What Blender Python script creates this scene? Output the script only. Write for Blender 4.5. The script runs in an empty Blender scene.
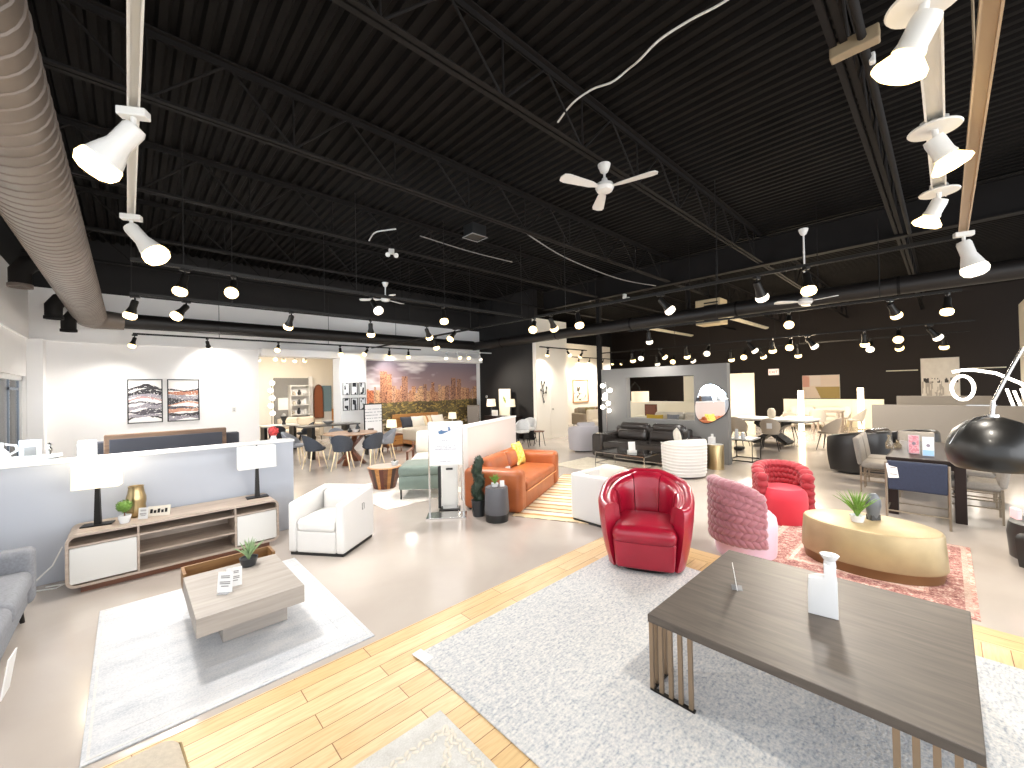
import bpy, bmesh, math, random
from mathutils import Vector, Matrix
random.seed(7)
PI = math.pi
C = bpy.context.scene.collection
R_ = math.radians

# ------------------------------------------------------------------ materials
def lin(h):
    h = h.lstrip('#'); v = [int(h[i:i+2], 16)/255 for i in (0, 2, 4)]
    return tuple((x/12.92 if x <= .04045 else ((x+.055)/1.055)**2.4) for x in v)

def nd(nt, t, **kw):
    n = nt.nodes.new(t)
    for k, v in kw.items():
        if k.startswith('i_'):
            n.inputs[k[2:].replace('_', ' ')].default_value = v
        else: setattr(n, k, v)
    return n

def mat(name, col, rough=.6, metal=0., var=.0, scale=8., bump=0., bscale=60., coat=0., emit=None, estr=0., alpha=1., trans=0., stretch=(1, 1, 1), spec=.5, sheen=0.):
    m = bpy.data.materials.new(name); m.use_nodes = True; nt = m.node_tree
    b = nt.nodes['Principled BSDF']; c = lin(col)
    b.inputs['Base Color'].default_value = (*c, 1); b.inputs['Roughness'].default_value = rough
    b.inputs['Metallic'].default_value = metal; b.inputs['Coat Weight'].default_value = coat
    b.inputs['Specular IOR Level'].default_value = spec
    b.inputs['Transmission Weight'].default_value = trans
    b.inputs['Sheen Weight'].default_value = sheen
    if emit:
        b.inputs['Emission Color'].default_value = (*lin(emit), 1); b.inputs['Emission Strength'].default_value = estr
    tc = nd(nt, 'ShaderNodeTexCoord'); mp = nd(nt, 'ShaderNodeMapping'); mp.inputs['Scale'].default_value = stretch
    nt.links.new(tc.outputs['Object'], mp.inputs['Vector'])
    if var > 0:
        nz = nd(nt, 'ShaderNodeTexNoise', i_Scale=scale, i_Detail=5.); nt.links.new(mp.outputs[0], nz.inputs['Vector'])
        cr = nd(nt, 'ShaderNodeValToRGB')
        cr.color_ramp.elements[0].position = .3; cr.color_ramp.elements[1].position = .7
        cr.color_ramp.elements[0].color = (*[x*(1-var) for x in c], 1)
        cr.color_ramp.elements[1].color = (*[min(1, x*(1+var)) for x in c], 1)
        nt.links.new(nz.outputs['Fac'], cr.inputs[0]); nt.links.new(cr.outputs[0], b.inputs['Base Color'])
    if bump > 0:
        n2 = nd(nt, 'ShaderNodeTexNoise', i_Scale=bscale, i_Detail=3.); nt.links.new(mp.outputs[0], n2.inputs['Vector'])
        bp = nd(nt, 'ShaderNodeBump', i_Strength=bump, i_Distance=.02); nt.links.new(n2.outputs['Fac'], bp.inputs['Height'])
        nt.links.new(bp.outputs[0], b.inputs['Normal'])
    return m

def wood(name, c1, c2, rough=.45, axis=0, scale=3., coat=0.):
    m = bpy.data.materials.new(name); m.use_nodes = True; nt = m.node_tree; b = nt.nodes['Principled BSDF']
    tc = nd(nt, 'ShaderNodeTexCoord'); mp = nd(nt, 'ShaderNodeMapping')
    s = [9., 9., 9.]; s[axis] = .8; mp.inputs['Scale'].default_value = s
    nz = nd(nt, 'ShaderNodeTexNoise', i_Scale=scale, i_Detail=6., i_Distortion=.6)
    cr = nd(nt, 'ShaderNodeValToRGB'); cr.color_ramp.elements[0].position = .32; cr.color_ramp.elements[1].position = .72
    cr.color_ramp.elements[0].color = (*lin(c1), 1); cr.color_ramp.elements[1].color = (*lin(c2), 1)
    nt.links.new(tc.outputs['Object'], mp.inputs[0]); nt.links.new(mp.outputs[0], nz.inputs['Vector'])
    nt.links.new(nz.outputs['Fac'], cr.inputs[0]); nt.links.new(cr.outputs[0], b.inputs['Base Color'])
    b.inputs['Roughness'].default_value = rough; b.inputs['Coat Weight'].default_value = coat
    return m

# ------------------------------------------------------------------ mesh builder
class MB:
    def __init__(s): s.bm = bmesh.new()
    def _new(s, n0): s.bm.verts.ensure_lookup_table(); return list(s.bm.verts)[n0:]
    def mv(s, vs, M):
        for v in vs: v.co = M @ v.co
        return vs
    def box(s, x0, y0, z0, x1, y1, z1, bev=0., seg=2, M=None):
        n0 = len(s.bm.verts)
        r = bmesh.ops.create_cube(s.bm, size=1)['verts']
        for v in r:
            v.co = Vector((x0+(v.co.x+.5)*(x1-x0), y0+(v.co.y+.5)*(y1-y0), z0+(v.co.z+.5)*(z1-z0)))
        if bev > 0:
            es = list({e for v in r for e in v.link_edges})
            bmesh.ops.bevel(s.bm, geom=es, offset=min(bev, .49*min(abs(x1-x0), abs(y1-y0), abs(z1-z0))), segments=seg, profile=.5, affect='EDGES')
        vs = s._new(n0) if bev <= 0 else [v for v in s.bm.verts if v.index == -1 or v.index >= n0]
        s.bm.verts.index_update()
        if M is not None: s.mv(vs, M)
        return vs
    def soft(s, x0, y0, z0, x1, y1, z1, r=.05, puff=.0, n=7, M=None):
        """a rounded, slightly puffed cushion block"""
        n0 = len(s.bm.verts); s.bm.verts.index_update()
        c = Vector(((x0+x1)/2, (y0+y1)/2, (z0+z1)/2)); h = Vector(((x1-x0)/2, (y1-y0)/2, (z1-z0)/2))
        r = min(r, min(h)*.98)
        def ts(hh):
            k = [0, .12, .35, .65, 1.]
            a = [-hh+r*q for q in k]; mid = [(-hh+r)+(2*hh-2*r)*q/(n) for q in range(1, n)]
            return a+mid+[-q for q in reversed(a)]
        ax = [ts(h.x), ts(h.y), ts(h.z)]; cache = {}
        def vert(p):
            key = (round(p[0], 5), round(p[1], 5), round(p[2], 5))
            if key not in cache:
                v = Vector(p); core = Vector([max(-(h[i]-r), min(h[i]-r, v[i])) for i in range(3)]); d = v-core
                if d.length > 1e-9:
                    d = Vector([x/r for x in d])
                    x, y, z = d
                    d = Vector((x*math.sqrt(max(0, 1-y*y/2-z*z/2+y*y*z*z/3)), y*math.sqrt(max(0, 1-x*x/2-z*z/2+x*x*z*z/3)), z*math.sqrt(max(0, 1-x*x/2-y*y/2+x*x*y*y/3))))
                    v = core+d*r
                if puff:
                    u = [max(0, 1-(v[i]/h[i])**2) for i in range(3)]
                    k = min(range(3), key=lambda i: h[i])
                    o = [i for i in range(3) if i != k]
                    v[k] += puff*(1 if v[k] > 0 else -1)*abs(v[k]/h[k])*(u[o[0]]*u[o[1]])**.6
                cache[key] = s.bm.verts.new(v+c)
            return cache[key]
        for k in range(3):
            i, j = [(1, 2), (2, 0), (0, 1)][k]
            for sg in (-1, 1):
                for a in range(len(ax[i])-1):
                    for b in range(len(ax[j])-1):
                        q = []
                        for da, db in ((0, 0), (1, 0), (1, 1), (0, 1)):
                            p = [0, 0, 0]; p[k] = sg*h[k]; p[i] = ax[i][a+da]; p[j] = ax[j][b+db]; q.append(vert(p))
                        if sg < 0: q.reverse()
                        if len(set(q)) == 4:
                            try: s.bm.faces.new(q)
                            except ValueError: pass
        vs = list(cache.values())
        if M is not None: s.mv(vs, M)
        s.bm.verts.index_update()
        return vs
    def cyl(s, p0, p1, r0, r1=None, n=14):
        p0, p1 = Vector(p0), Vector(p1); r1 = r0 if r1 is None else r1; d = p1-p0
        M = Matrix.Translation(p0) @ d.to_track_quat('Z', 'Y').to_matrix().to_4x4()
        return s.lathe([(0, 0), (r0, 0), (r1, d.length), (0, d.length)], n=n, M=M)
    def lathe(s, prof, n=28, M=None, c=(0, 0, 0), sx=1., sy=1., pw=None):
        rings = []; out = []; c = Vector(c)
        for r, z in prof:
            if r <= 1e-6: vs = [s.bm.verts.new(c+Vector((0, 0, z)))]
            else:
                vs = []
                for i in range(n):
                    a = 2*PI*i/n; k = 1
                    if pw: k = (abs(math.cos(a))**pw+abs(math.sin(a))**pw)**(-1/pw)
                    vs.append(s.bm.verts.new(c+Vector((r*k*sx*math.cos(a), r*k*sy*math.sin(a), z))))
            rings.append(vs); out += vs
        for a, b in zip(rings, rings[1:]):
            for i in range(n):
                j = (i+1) % n
                if len(a) == 1 and len(b) == 1: continue
                if len(a) == 1: f = [a[0], b[j], b[i]]
                elif len(b) == 1: f = [a[i], a[j], b[0]]
                else: f = [a[i], a[j], b[j], b[i]]
                s.bm.faces.new(f)
        if M is not None: s.mv(out, M)
        s.bm.verts.index_update()
        return out
    def tube(s, pts, r, n=8, closed=False, M=None):
        pts = [Vector(p) for p in pts]; rings = []; out = []; L = len(pts); rr = r if isinstance(r, (list, tuple)) else [r]*L
        up = None
        for i, p in enumerate(pts):
            a = pts[i-1] if (i > 0 or closed) else p; b = pts[(i+1) % L] if (i < L-1 or closed) else p
            t = (b-a).normalized()
            if up is None: up = t.orthogonal().normalized()
            up = (up-t*up.dot(t))
            up = up.normalized() if up.length > 1e-6 else t.orthogonal().normalized()
            bi = t.cross(up)
            vs = [s.bm.verts.new(p+(up*math.cos(2*PI*k/n)+bi*math.sin(2*PI*k/n))*rr[i]) for k in range(n)]
            rings.append(vs); out += vs
        m = L if closed else L-1
        for i in range(m):
            a, b = rings[i], rings[(i+1) % L]
            for k in range(n): s.bm.faces.new([a[k], a[(k+1) % n], b[(k+1) % n], b[k]])
        if not closed: s.bm.faces.new(list(reversed(rings[0]))); s.bm.faces.new(rings[-1])
        if M is not None: s.mv(out, M)
        s.bm.verts.index_update()
        return out
    def prism(s, poly, a, b, plane='XY', M=None, bev=0.):
        """polygon swept between a and b along the axis missing from plane"""
        def P3(p, t): return {'XY': (p[0], p[1], t), 'XZ': (p[0], t, p[1]), 'YZ': (t, p[0], p[1])}[plane]
        n0 = len(s.bm.verts); s.bm.verts.index_update()
        lo = [s.bm.verts.new(P3(p, a)) for p in poly]; hi = [s.bm.verts.new(P3(p, b)) for p in poly]; n = len(poly)
        fs = [s.bm.faces.new(list(reversed(lo))), s.bm.faces.new(hi)]
        for i in range(n): fs.append(s.bm.faces.new([lo[i], lo[(i+1) % n], hi[(i+1) % n], hi[i]]))
        bmesh.ops.recalc_face_normals(s.bm, faces=fs)
        vs = lo+hi
        if bev:
            es = list(fs[0].edges)+list(fs[1].edges)
            bmesh.ops.bevel(s.bm, geom=es, offset=bev, segments=2, profile=.5, affect='EDGES')
            vs = [v for v in s.bm.verts if v.index == -1 or v.index >= n0]
        if M is not None: s.mv(vs, M)
        s.bm.verts.index_update()
        return vs
    def ball(s, c, rx, ry=None, rz=None, n=16, M=None):
        ry = rx if ry is None else ry; rz = rx if rz is None else rz
        r = bmesh.ops.create_uvsphere(s.bm, u_segments=n, v_segments=max(6, n//2), radius=1)['verts']
        for v in r: v.co = Vector((v.co.x*rx, v.co.y*ry, v.co.z*rz))
        if M is not None: s.mv(r, M)
        for v in r: v.co += Vector(c)
        s.bm.verts.index_update()
        return r
    def arc(s, ri, ro, t0, t1, zb, zt, n=28, pw=None, taper=1., rows=5, rd=.03, sx=1., sy=1., bulge=0., lean=0.):
        """upright curved wall; angle 0 is the back (+Y). zt may be a function of the angle."""
        rings = []; f = zt if callable(zt) else (lambda t: zt)
        for i in range(n+1):
            t = t0+(t1-t0)*i/n; top = f(t)
            k = 1. if not pw else (abs(math.cos(t))**pw+abs(math.sin(t))**pw)**(-1/pw)
            pr = []
            for q in range(rows): z = zb+(top-rd-zb)*q/(rows-1); pr.append((ri, z))
            m = (ri+ro)/2; hw = (ro-ri)/2
            for q in range(1, 6): a = PI-PI*q/6; pr.append((m+hw*math.cos(a), top-rd+rd*math.sin(a)))
            for q in range(rows): z = top-rd-(top-rd-zb)*q/(rows-1); pr.append((ro, z))
            ring = []
            for r, z in pr:
                fr = (z-zb)/max(1e-6, top-zb); g = (taper+(1-taper)*fr)+bulge*4*fr*(1-fr)*(.5 if r == ro else 0)
                r2 = r*g if r != ri or taper == 1 else r*g
                x, y = r2*k*math.sin(t)*sx, r2*k*math.cos(t)*sy
                ring.append(s.bm.verts.new((x, y+lean*(z-zb), z)))
            rings.append(ring)
        for a, b in zip(rings, rings[1:]):
            for q in range(len(a)-1): s.bm.faces.new([a[q], a[q+1], b[q+1], b[q]])
            s.bm.faces.new([a[-1], a[0], b[0], b[-1]])
        s.bm.faces.new(list(reversed(rings[0]))); s.bm.faces.new(rings[-1])
        s.bm.verts.index_update()
    def make(s, name, ms, parent=None, smooth=True, loc=None, rz=None, label=None, kind=None, ang=38):
        bmesh.ops.recalc_face_normals(s.bm, faces=s.bm.faces)
        me = bpy.data.meshes.new(name); s.bm.to_mesh(me); s.bm.free()
        for m in (ms if isinstance(ms, (list, tuple)) else [ms]): me.materials.append(m)
        if smooth:
            me.shade_smooth(); me.set_sharp_from_angle(angle=R_(ang))
        o = bpy.data.objects.new(name, me); C.objects.link(o)
        if parent is not None: o.parent = parent
        if loc is not None: o.location = loc
        if rz is not None: o.rotation_euler = (0, 0, rz)
        if label: o['label'] = label
        if kind: o['kind'] = kind
        return o

def T(name, label, cat, loc=(0, 0, 0), rz=0., group=None):
    o = bpy.data.objects.new(name, None); C.objects.link(o); o.empty_display_size = .1
    o.location = loc; o.rotation_euler = (0, 0, rz); return tag(o, label, cat, group)
def tag(o, label, cat, group=None):
    o['label'] = label; o['category'] = cat
    if group: o['group'] = group
    return o
def dup(o, label, loc=None, rz=None, group=None):
    c = o.copy(); C.objects.link(c)
    for ch in list(o.children):
        d = ch.copy(); C.objects.link(d); d.parent = c
        for g in list(ch.children):
            e = g.copy(); C.objects.link(e); e.parent = d
    c['label'] = label
    if loc is not None: c.location = loc
    if rz is not None: c.rotation_euler = (0, 0, rz)
    if group: c['group'] = group
    return c
def S(name, mb, m, **kw): return mb.make(name, m, kind='structure', **kw)
def face(dx, dy): return math.atan2(dx, -dy)      # rotation that turns a thing's front (-Y) to (dx,dy)
def bx(*a, **k): m = MB(); m.box(*a, **k); return m
def sf(*a, **k): m = MB(); m.soft(*a, **k); return m
def cy(*a, **k): m = MB(); m.cyl(*a, **k); return m
def la(*a, **k): m = MB(); m.lathe(*a, **k); return m
def tu(*a, **k): m = MB(); m.tube(*a, **k); return m

PRINT = None
def paint(name, w, h, nx, nz, fn, parent=None, loc=(0, 0, 0), label=None, M=None, rough=.6):
    """a flat printed sheet: local x width, z height, facing -Y; fn(u,v) gives an sRGB colour"""
    global PRINT
    if PRINT is None:
        PRINT = bpy.data.materials.new('printed_sheet'); PRINT.use_nodes = True; nt = PRINT.node_tree
        at = nd(nt, 'ShaderNodeVertexColor', layer_name='print'); b = nt.nodes['Principled BSDF']
        nt.links.new(at.outputs['Color'], b.inputs['Base Color']); b.inputs['Roughness'].default_value = rough
    vs = [(-w/2+w*i/nx, 0, h*j/nz) for j in range(nz+1) for i in range(nx+1)]; fs = []; cols = []
    for j in range(nz):
        for i in range(nx):
            a = j*(nx+1)+i; fs.append((a, a+1, a+nx+2, a+nx+1))
            cols.append((*[max(0., min(1., x)) for x in fn((i+.5)/nx, (j+.5)/nz)], 1))
    me = bpy.data.meshes.new(name); me.from_pydata(vs, [], fs)
    ca = me.color_attributes.new('print', 'FLOAT_COLOR', 'CORNER')
    flat = []
    for c in cols:
        l = [(x/12.92 if x <= .04045 else ((x+.055)/1.055)**2.4) for x in c[:3]]+[1]
        flat += l*4
    ca.data.foreach_set('color', flat)
    me.materials.append(PRINT); o = bpy.data.objects.new(name, me); C.objects.link(o)
    if parent: o.parent = parent
    if M is not None: o.matrix_local = M
    else: o.location = loc
    if label: o['label'] = label
    return o
def hx(s): s = s.lstrip('#'); return tuple(int(s[i:i+2], 16)/255 for i in (0, 2, 4))
def mix(a, b, t): return tuple(x+(y-x)*t for x, y in zip(a, b))
def vn(x, y, s=0):      # value noise
    def hsh(i, j):
        n = (i*374761393+j*668265263+s*1442695041) & 0xffffffff; n = ((n ^ (n >> 13))*1274126177) & 0xffffffff
        return ((n ^ (n >> 16)) & 0xffff)/65535
    i, j = math.floor(x), math.floor(y); fx, fy = x-i, y-j; fx = fx*fx*(3-2*fx); fy = fy*fy*(3-2*fy)
    a = hsh(i, j)+(hsh(i+1, j)-hsh(i, j))*fx; b = hsh(i, j+1)+(hsh(i+1, j+1)-hsh(i, j+1))*fx
    return a+(b-a)*fy
def fbm(x, y, s=0): return .5*vn(x, y, s)+.3*vn(x*2.1, y*2.1, s+1)+.2*vn(x*4.3, y*4.3, s+2)

# palette
WHITE = mat('white_paint', '#f1efed', .7, bump=.02, bscale=40)
WARMWHITE = mat('warm_white_paint', '#efe8dc', .7)
BLACKP = mat('black_paint', '#141110', .75, var=.2, scale=2)
DECK = mat('black_painted_deck', '#100e0d', .75, var=.35, scale=1.6, spec=.12)
STEEL = mat('dark_painted_steel', '#141110', .75, var=.2, scale=3, spec=.25)
GREYP = mat('grey_paint', '#7d7b78', .65)
GREYP2 = mat('pale_grey_paint', '#b0b5bf', .65)
GREYP3 = mat('taupe_grey_paint', '#857f78', .7)
CREAMP = mat('cream_paint', '#f3ead2', .7)
CHROME = mat('brushed_chrome', '#c9c7c4', .22, 1.)
BRONZE = mat('bronze_metal', '#9a8670', .38, .85)
DKMETAL = mat('dark_metal', '#262422', .4, .6)
GOLD = mat('polished_brass', '#b39d74', .3, 1.)
WPLAST = mat('white_enamel', '#dbdad6', .35)
BPLAST = mat('black_plastic', '#191919', .4)
WLEATHER = mat('white_leather', '#d6d4d1', .4, bump=.05, bscale=90)
RLEATHER = mat('red_leather', '#931029', .28, var=.12, scale=5, bump=.05, bscale=70, coat=.3)
OLEATHER = mat('orange_leather', '#a35930', .38, var=.15, scale=5, bump=.06, bscale=60)
BLEATHER = mat('black_leather', '#35302d', .27, bump=.05, bscale=50, coat=.2)
SLEATHER = mat('sage_leather', '#6d7a70', .42, var=.1, scale=4)
GFABRIC = mat('grey_fabric', '#7e8086', .9, var=.12, scale=60, bump=.12, bscale=300)
CHARF = mat('charcoal_fabric', '#363940', .85, var=.12, scale=50, bump=.1, bscale=250)
LGFAB = mat('light_grey_fabric', '#c9c7c4', .9, var=.08, scale=50, bump=.1, bscale=200)
CREAMF = mat('cream_fabric', '#d6cfc2', .9, bump=.08, bscale=160)
BEIGEF = mat('beige_fabric', '#c4b9a8', .9, var=.08, scale=50, bump=.08, bscale=200)
NAVYF = mat('navy_fabric', '#272e42', .85, var=.1, scale=60, bump=.08, bscale=250)
PINKF = mat('dusty_pink_velvet', '#955e67', .75, sheen=.4)
PALEPINK = mat('pale_pink_velvet', '#d6b2c2', .75, sheen=.3)
REDV = mat('red_velvet', '#8f0f1e', .65, sheen=.2)
REDV2 = mat('bright_red_velvet', '#c42438', .7, sheen=.2)
LWOOD = wood('pale_oak', '#a59486', '#bfb0a2', .5, 0)
WALNUT = wood('walnut', '#54301f', '#7d4a2c', .4, 0)
OAKW = wood('honey_oak', '#a06a35', '#c28a4c', .45, 0)
DARKW = wood('dark_stained_wood', '#453e38', '#5c534b', .46, 1, 4.)
ESPRESSO = mat('espresso_wood', '#221815', .5, spec=.25)
GREYW = wood('grey_washed_wood', '#8f8881', '#a39b93', .5, 0)
LEAF = mat('green_leaf', '#6b8f3a', .6, var=.35, scale=20)
LEAF2 = mat('dark_green_leaf', '#28382a', .6, var=.3, scale=30)
LEAF3 = mat('grey_green_leaf', '#8aa377', .6, var=.3, scale=25)
CERAM = mat('white_ceramic', '#d9dadb', .2, coat=.3)
DKCER = mat('dark_ceramic', '#2b2d30', .35)
SHADE = mat('lamp_shade_linen', '#f3ead6', .8, emit='#ffe9bd', estr=.35)
SHADE2 = mat('white_lamp_shade', '#dedcd8', .8, emit='#fff6e8', estr=.05)
BULB = mat('lit_bulb', '#ffffff', .4, emit='#ffd98a', estr=2.6)
BULBF = mat('lit_far_bulb', '#ffffff', .4, emit='#ffd27e', estr=2.6)
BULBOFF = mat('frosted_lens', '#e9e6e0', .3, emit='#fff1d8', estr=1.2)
LED = mat('led_strip', '#ffffff', .4, emit='#fff6e6', estr=3.)
GLASSD = mat('black_glass', '#171514', .08, coat=.5)
MIRROR = mat('silver_mirror', '#f2f4f6', .02, 1.)
PAPER = mat('white_card', '#dcdbda', .6)
REDP = mat('red_enamel', '#c03a32', .4)
# ------------------------------------------------------------------ the room
def floor_mat():
    m = bpy.data.materials.new('polished_concrete'); m.use_nodes = True; nt = m.node_tree; b = nt.nodes['Principled BSDF']
    tc = nd(nt, 'ShaderNodeTexCoord'); n1 = nd(nt, 'ShaderNodeTexNoise', i_Scale=.8, i_Detail=6., i_Distortion=.4); n2 = nd(nt, 'ShaderNodeTexNoise', i_Scale=35., i_Detail=3.)
    nt.links.new(tc.outputs['Object'], n1.inputs['Vector']); nt.links.new(tc.outputs['Object'], n2.inputs['Vector'])
    cr = nd(nt, 'ShaderNodeValToRGB'); cr.color_ramp.elements[0].position = .3; cr.color_ramp.elements[1].position = .75
    cr.color_ramp.elements[0].color = (*lin('#aca29a'), 1); cr.color_ramp.elements[1].color = (*lin('#bfb6ad'), 1)
    nt.links.new(n1.outputs['Fac'], cr.inputs[0]); nt.links.new(cr.outputs[0], b.inputs['Base Color'])
    mr = nd(nt, 'ShaderNodeMapRange'); mr.inputs['To Min'].default_value = .1; mr.inputs['To Max'].default_value = .24
    nt.links.new(n1.outputs['Fac'], mr.inputs['Value']); nt.links.new(mr.outputs[0], b.inputs['Roughness'])
    bp = nd(nt, 'ShaderNodeBump', i_Strength=.02, i_Distance=.01); nt.links.new(n2.outputs['Fac'], bp.inputs['Height']); nt.links.new(bp.outputs[0], b.inputs['Normal'])
    b.inputs['Coat Weight'].default_value = .25; b.inputs['Coat Roughness'].default_value = .12
    return m
def plank_mat(name, rot=0.):
    m = bpy.data.materials.new(name); m.use_nodes = True; nt = m.node_tree; b = nt.nodes['Principled BSDF']
    tc = nd(nt, 'ShaderNodeTexCoord'); mp = nd(nt, 'ShaderNodeMapping'); mp.inputs['Rotation'].default_value = (0, 0, rot)
    nt.links.new(tc.outputs['Object'], mp.inputs[0])
    br = nd(nt, 'ShaderNodeTexBrick', offset=.37, squash=1.); br.inputs['Scale'].default_value = 1.
    br.inputs['Brick Width'].default_value = 1.15; br.inputs['Row Height'].default_value = .125
    br.inputs['Mortar Size'].default_value = .003; br.inputs['Mortar Smooth'].default_value = .3; br.inputs['Bias'].default_value = 0.
    br.inputs['Color1'].default_value = (*lin('#dcbf90'), 1); br.inputs['Color2'].default_value = (*lin('#cdab76'), 1); br.inputs['Mortar'].default_value = (*lin('#8a6238'), 1)
    nt.links.new(mp.outputs[0], br.inputs['Vector'])
    m2 = nd(nt, 'ShaderNodeMapping'); m2.inputs['Scale'].default_value = (1.2, 14, 1); nt.links.new(mp.outputs[0], m2.inputs[0])
    nz = nd(nt, 'ShaderNodeTexNoise', i_Scale=4., i_Detail=6., i_Distortion=.8); nt.links.new(m2.outputs[0], nz.inputs['Vector'])
    cr = nd(nt, 'ShaderNodeValToRGB'); cr.color_ramp.elements[0].position = .3; cr.color_ramp.elements[0].color = (.78, .72, .64, 1); cr.color_ramp.elements[1].position = .6; cr.color_ramp.elements[1].color = (1, 1, 1, 1)
    nt.links.new(nz.outputs['Fac'], cr.inputs[0])
    mx = nd(nt, 'ShaderNodeMix', data_type='RGBA', blend_type='MULTIPLY'); mx.inputs['Factor'].default_value = .8
    nt.links.new(br.outputs['Color'], mx.inputs[6]); nt.links.new(cr.outputs[0], mx.inputs[7]); nt.links.new(mx.outputs[2], b.inputs['Base Color'])
    b.inputs['Roughness'].default_value = .38
    bp = nd(nt, 'ShaderNodeBump', i_Strength=.25, i_Distance=.004, invert=True); nt.links.new(br.outputs['Fac'], bp.inputs['Height']); nt.links.new(bp.outputs[0], b.inputs['Normal'])
    return m
S('floor', bx(-4, -7, -.12, 24, 21, 0), floor_mat(), smooth=False)
S('floor_wood', bx(-1.4, -4, 0, 4.1, 2.76, .006), plank_mat('pale_strip_wood'), smooth=False)
S('trim_2', bx(4.1, -4, 0, 4.36, 2.76, .0065), plank_mat('pale_border_wood', PI/2), smooth=False)

# corrugated roof deck, ribs running along Y
zd = 5.05; mb = MB(); p = .152; x = -1.6; pts = []
while x < 22.2:
    pts += [(x, zd), (x+.06, zd), (x+.085, zd+.045), (x+.127, zd+.045)]; x += p
pts.append((x, zd)); lo = [mb.bm.verts.new((a, -7, b)) for a, b in pts]; hi = [mb.bm.verts.new((a, 19, b)) for a, b in pts]
for i in range(len(pts)-1): mb.bm.faces.new([lo[i], lo[i+1], hi[i+1], hi[i]])
S('ceiling', mb, DECK, smooth=False)
S('ceiling_roof_slab', bx(-1.7, -7, 5.12, 22.4, 19, 5.3), BLACKP, smooth=False)

# left window wall (X = -1.4): sill wall, header, piers around the tall window
W = MB()
W.box(-1.6, 2.2, 0, -1.4, 12.3, .3); W.box(-1.6, 2.2, 2.16, -1.4, 12.3, 3.95); W.box(-1.6, 11.98, .3, -1.4, 12.3, 2.16); W.box(-1.6, 2.2, .3, -1.4, 2.6, 2.16)
S('wall_left', W, WHITE, smooth=False)
S('wall_left_upper', bx(-1.6, -7, 3.95, -1.4, 12.3, 5.1), BLACKP, smooth=False)
S('wall_left_pier', bx(-1.4, 11.96, 0, -1.18, 12.3, 2.9, bev=.01), WHITE, smooth=False)
wf = T('window_1', 'tall white framed storefront window in the left white wall', 'window', (-1.5, 0, 0)); wf['kind'] = 'structure'
f = MB(); f.box(-.03, 2.6, .3, .05, 11.98, .36); f.box(-.03, 2.6, 2.08, .05, 11.98, 2.16)
for y in (2.6, 4.9, 7.2, 9.5, 11.92): f.box(-.03, y, .3, .05, y+.06, 2.16)
f.make('window_frame', WPLAST, wf, smooth=False)
f = MB(); f.box(-.01, 11.0, .36, .02, 11.05, 2.08); f.box(-.01, 11.86, .36, .02, 11.92, 2.08); f.box(-.01, 11.0, 1.9, .02, 11.9, 1.95)
f.make('door_stile', mat('grey_aluminium', '#7d8794', .4, .6), wf, smooth=False)
GL = bpy.data.materials.new('clear_glass'); GL.use_nodes = True; nt = GL.node_tree; nt.nodes.remove(nt.nodes['Principled BSDF'])
tr_ = nd(nt, 'ShaderNodeBsdfTransparent'); gl_ = nd(nt, 'ShaderNodeBsdfGlossy'); gl_.inputs['Roughness'].default_value = .02; fr_ = nd(nt, 'ShaderNodeFresnel'); mx_ = nd(nt, 'ShaderNodeMixShader')
nt.links.new(fr_.outputs[0], mx_.inputs[0]); nt.links.new(tr_.outputs[0], mx_.inputs[1]); nt.links.new(gl_.outputs[0], mx_.inputs[2]); nt.links.new(mx_.outputs[0], nt.nodes['Material Output'].inputs[0])
bx(0, 2.62, .34, .008, 11.95, 2.1).make('glass', GL, wf, smooth=False)

# white back wall with the opening into the next showroom
W = MB(); W.box(-1.6, 12.3, 0, 2.5, 12.5, 3.95); W.box(2.5, 12.3, 2.72, 4.46, 12.5, 3.95); W.box(4.46, 12.3, 0, 9.9, 12.5, 3.95)
S('wall_back', W, WHITE, smooth=False)
S('wall_back_upper', bx(-1.6, 12.3, 3.95, 9.9, 12.5, 5.1), BLACKP, smooth=False)
S('trim_1', bx(-1.4, 12.25, 2.87, 9.75, 12.3, 2.92), WHITE, smooth=False)
S('trim_3', bx(-1.4, 2.2, 2.87, -1.36, 12.3, 2.92), WHITE, smooth=False)
S('wall_column', bx(4.44, 11.86, 0, 5.2, 12.3, 2.86), WHITE, smooth=False)
S('wall_soffit', bx(2.5, 11.95, 2.72, 9.75, 12.3, 2.9), WHITE, smooth=False)
# black return wall, white door wall, alcove
S('wall_black_return', bx(9.9, 9.35, 0, 10.05, 12.5, 5.1), BLACKP, smooth=False)
S('wall_door', bx(9.88, 9.3, 0, 11.5, 9.45, 4.07), WARMWHITE, smooth=False)
S('wall_alcove_side', bx(11.42, 9.45, 0, 11.5, 12, 4.07), WARMWHITE, smooth=False)
S('wall_alcove', bx(11.5, 12, 0, 18.4, 12.15, 3.78), WARMWHITE, smooth=False)
S('wall_far', bx(22, -7, 0, 22.2, 19, 5.1), mat('brown_black_paint', '#211711', .75), smooth=False)
S('wall_far_side', bx(11.5, 14.2, 0, 22, 14.4, 5.1), BLACKP, smooth=False)
d = T('door_1', 'plain white flush door in the white wall beside the alcove', 'door', (11.0, 9.3, 0)); d['kind'] = 'structure'
bx(-.45, -.012, .02, .42, 0, 2.1, bev=.003).make('door_leaf', WARMWHITE, d, smooth=False)
cy((-.36, -.012, 1.0), (-.36, -.06, 1.0), .025, n=12).make('door_handle', CHROME, d)
S('baseboard_right', bx(9.9, 9.28, 0, 11.5, 9.3, .09), WARMWHITE, smooth=False)
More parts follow.
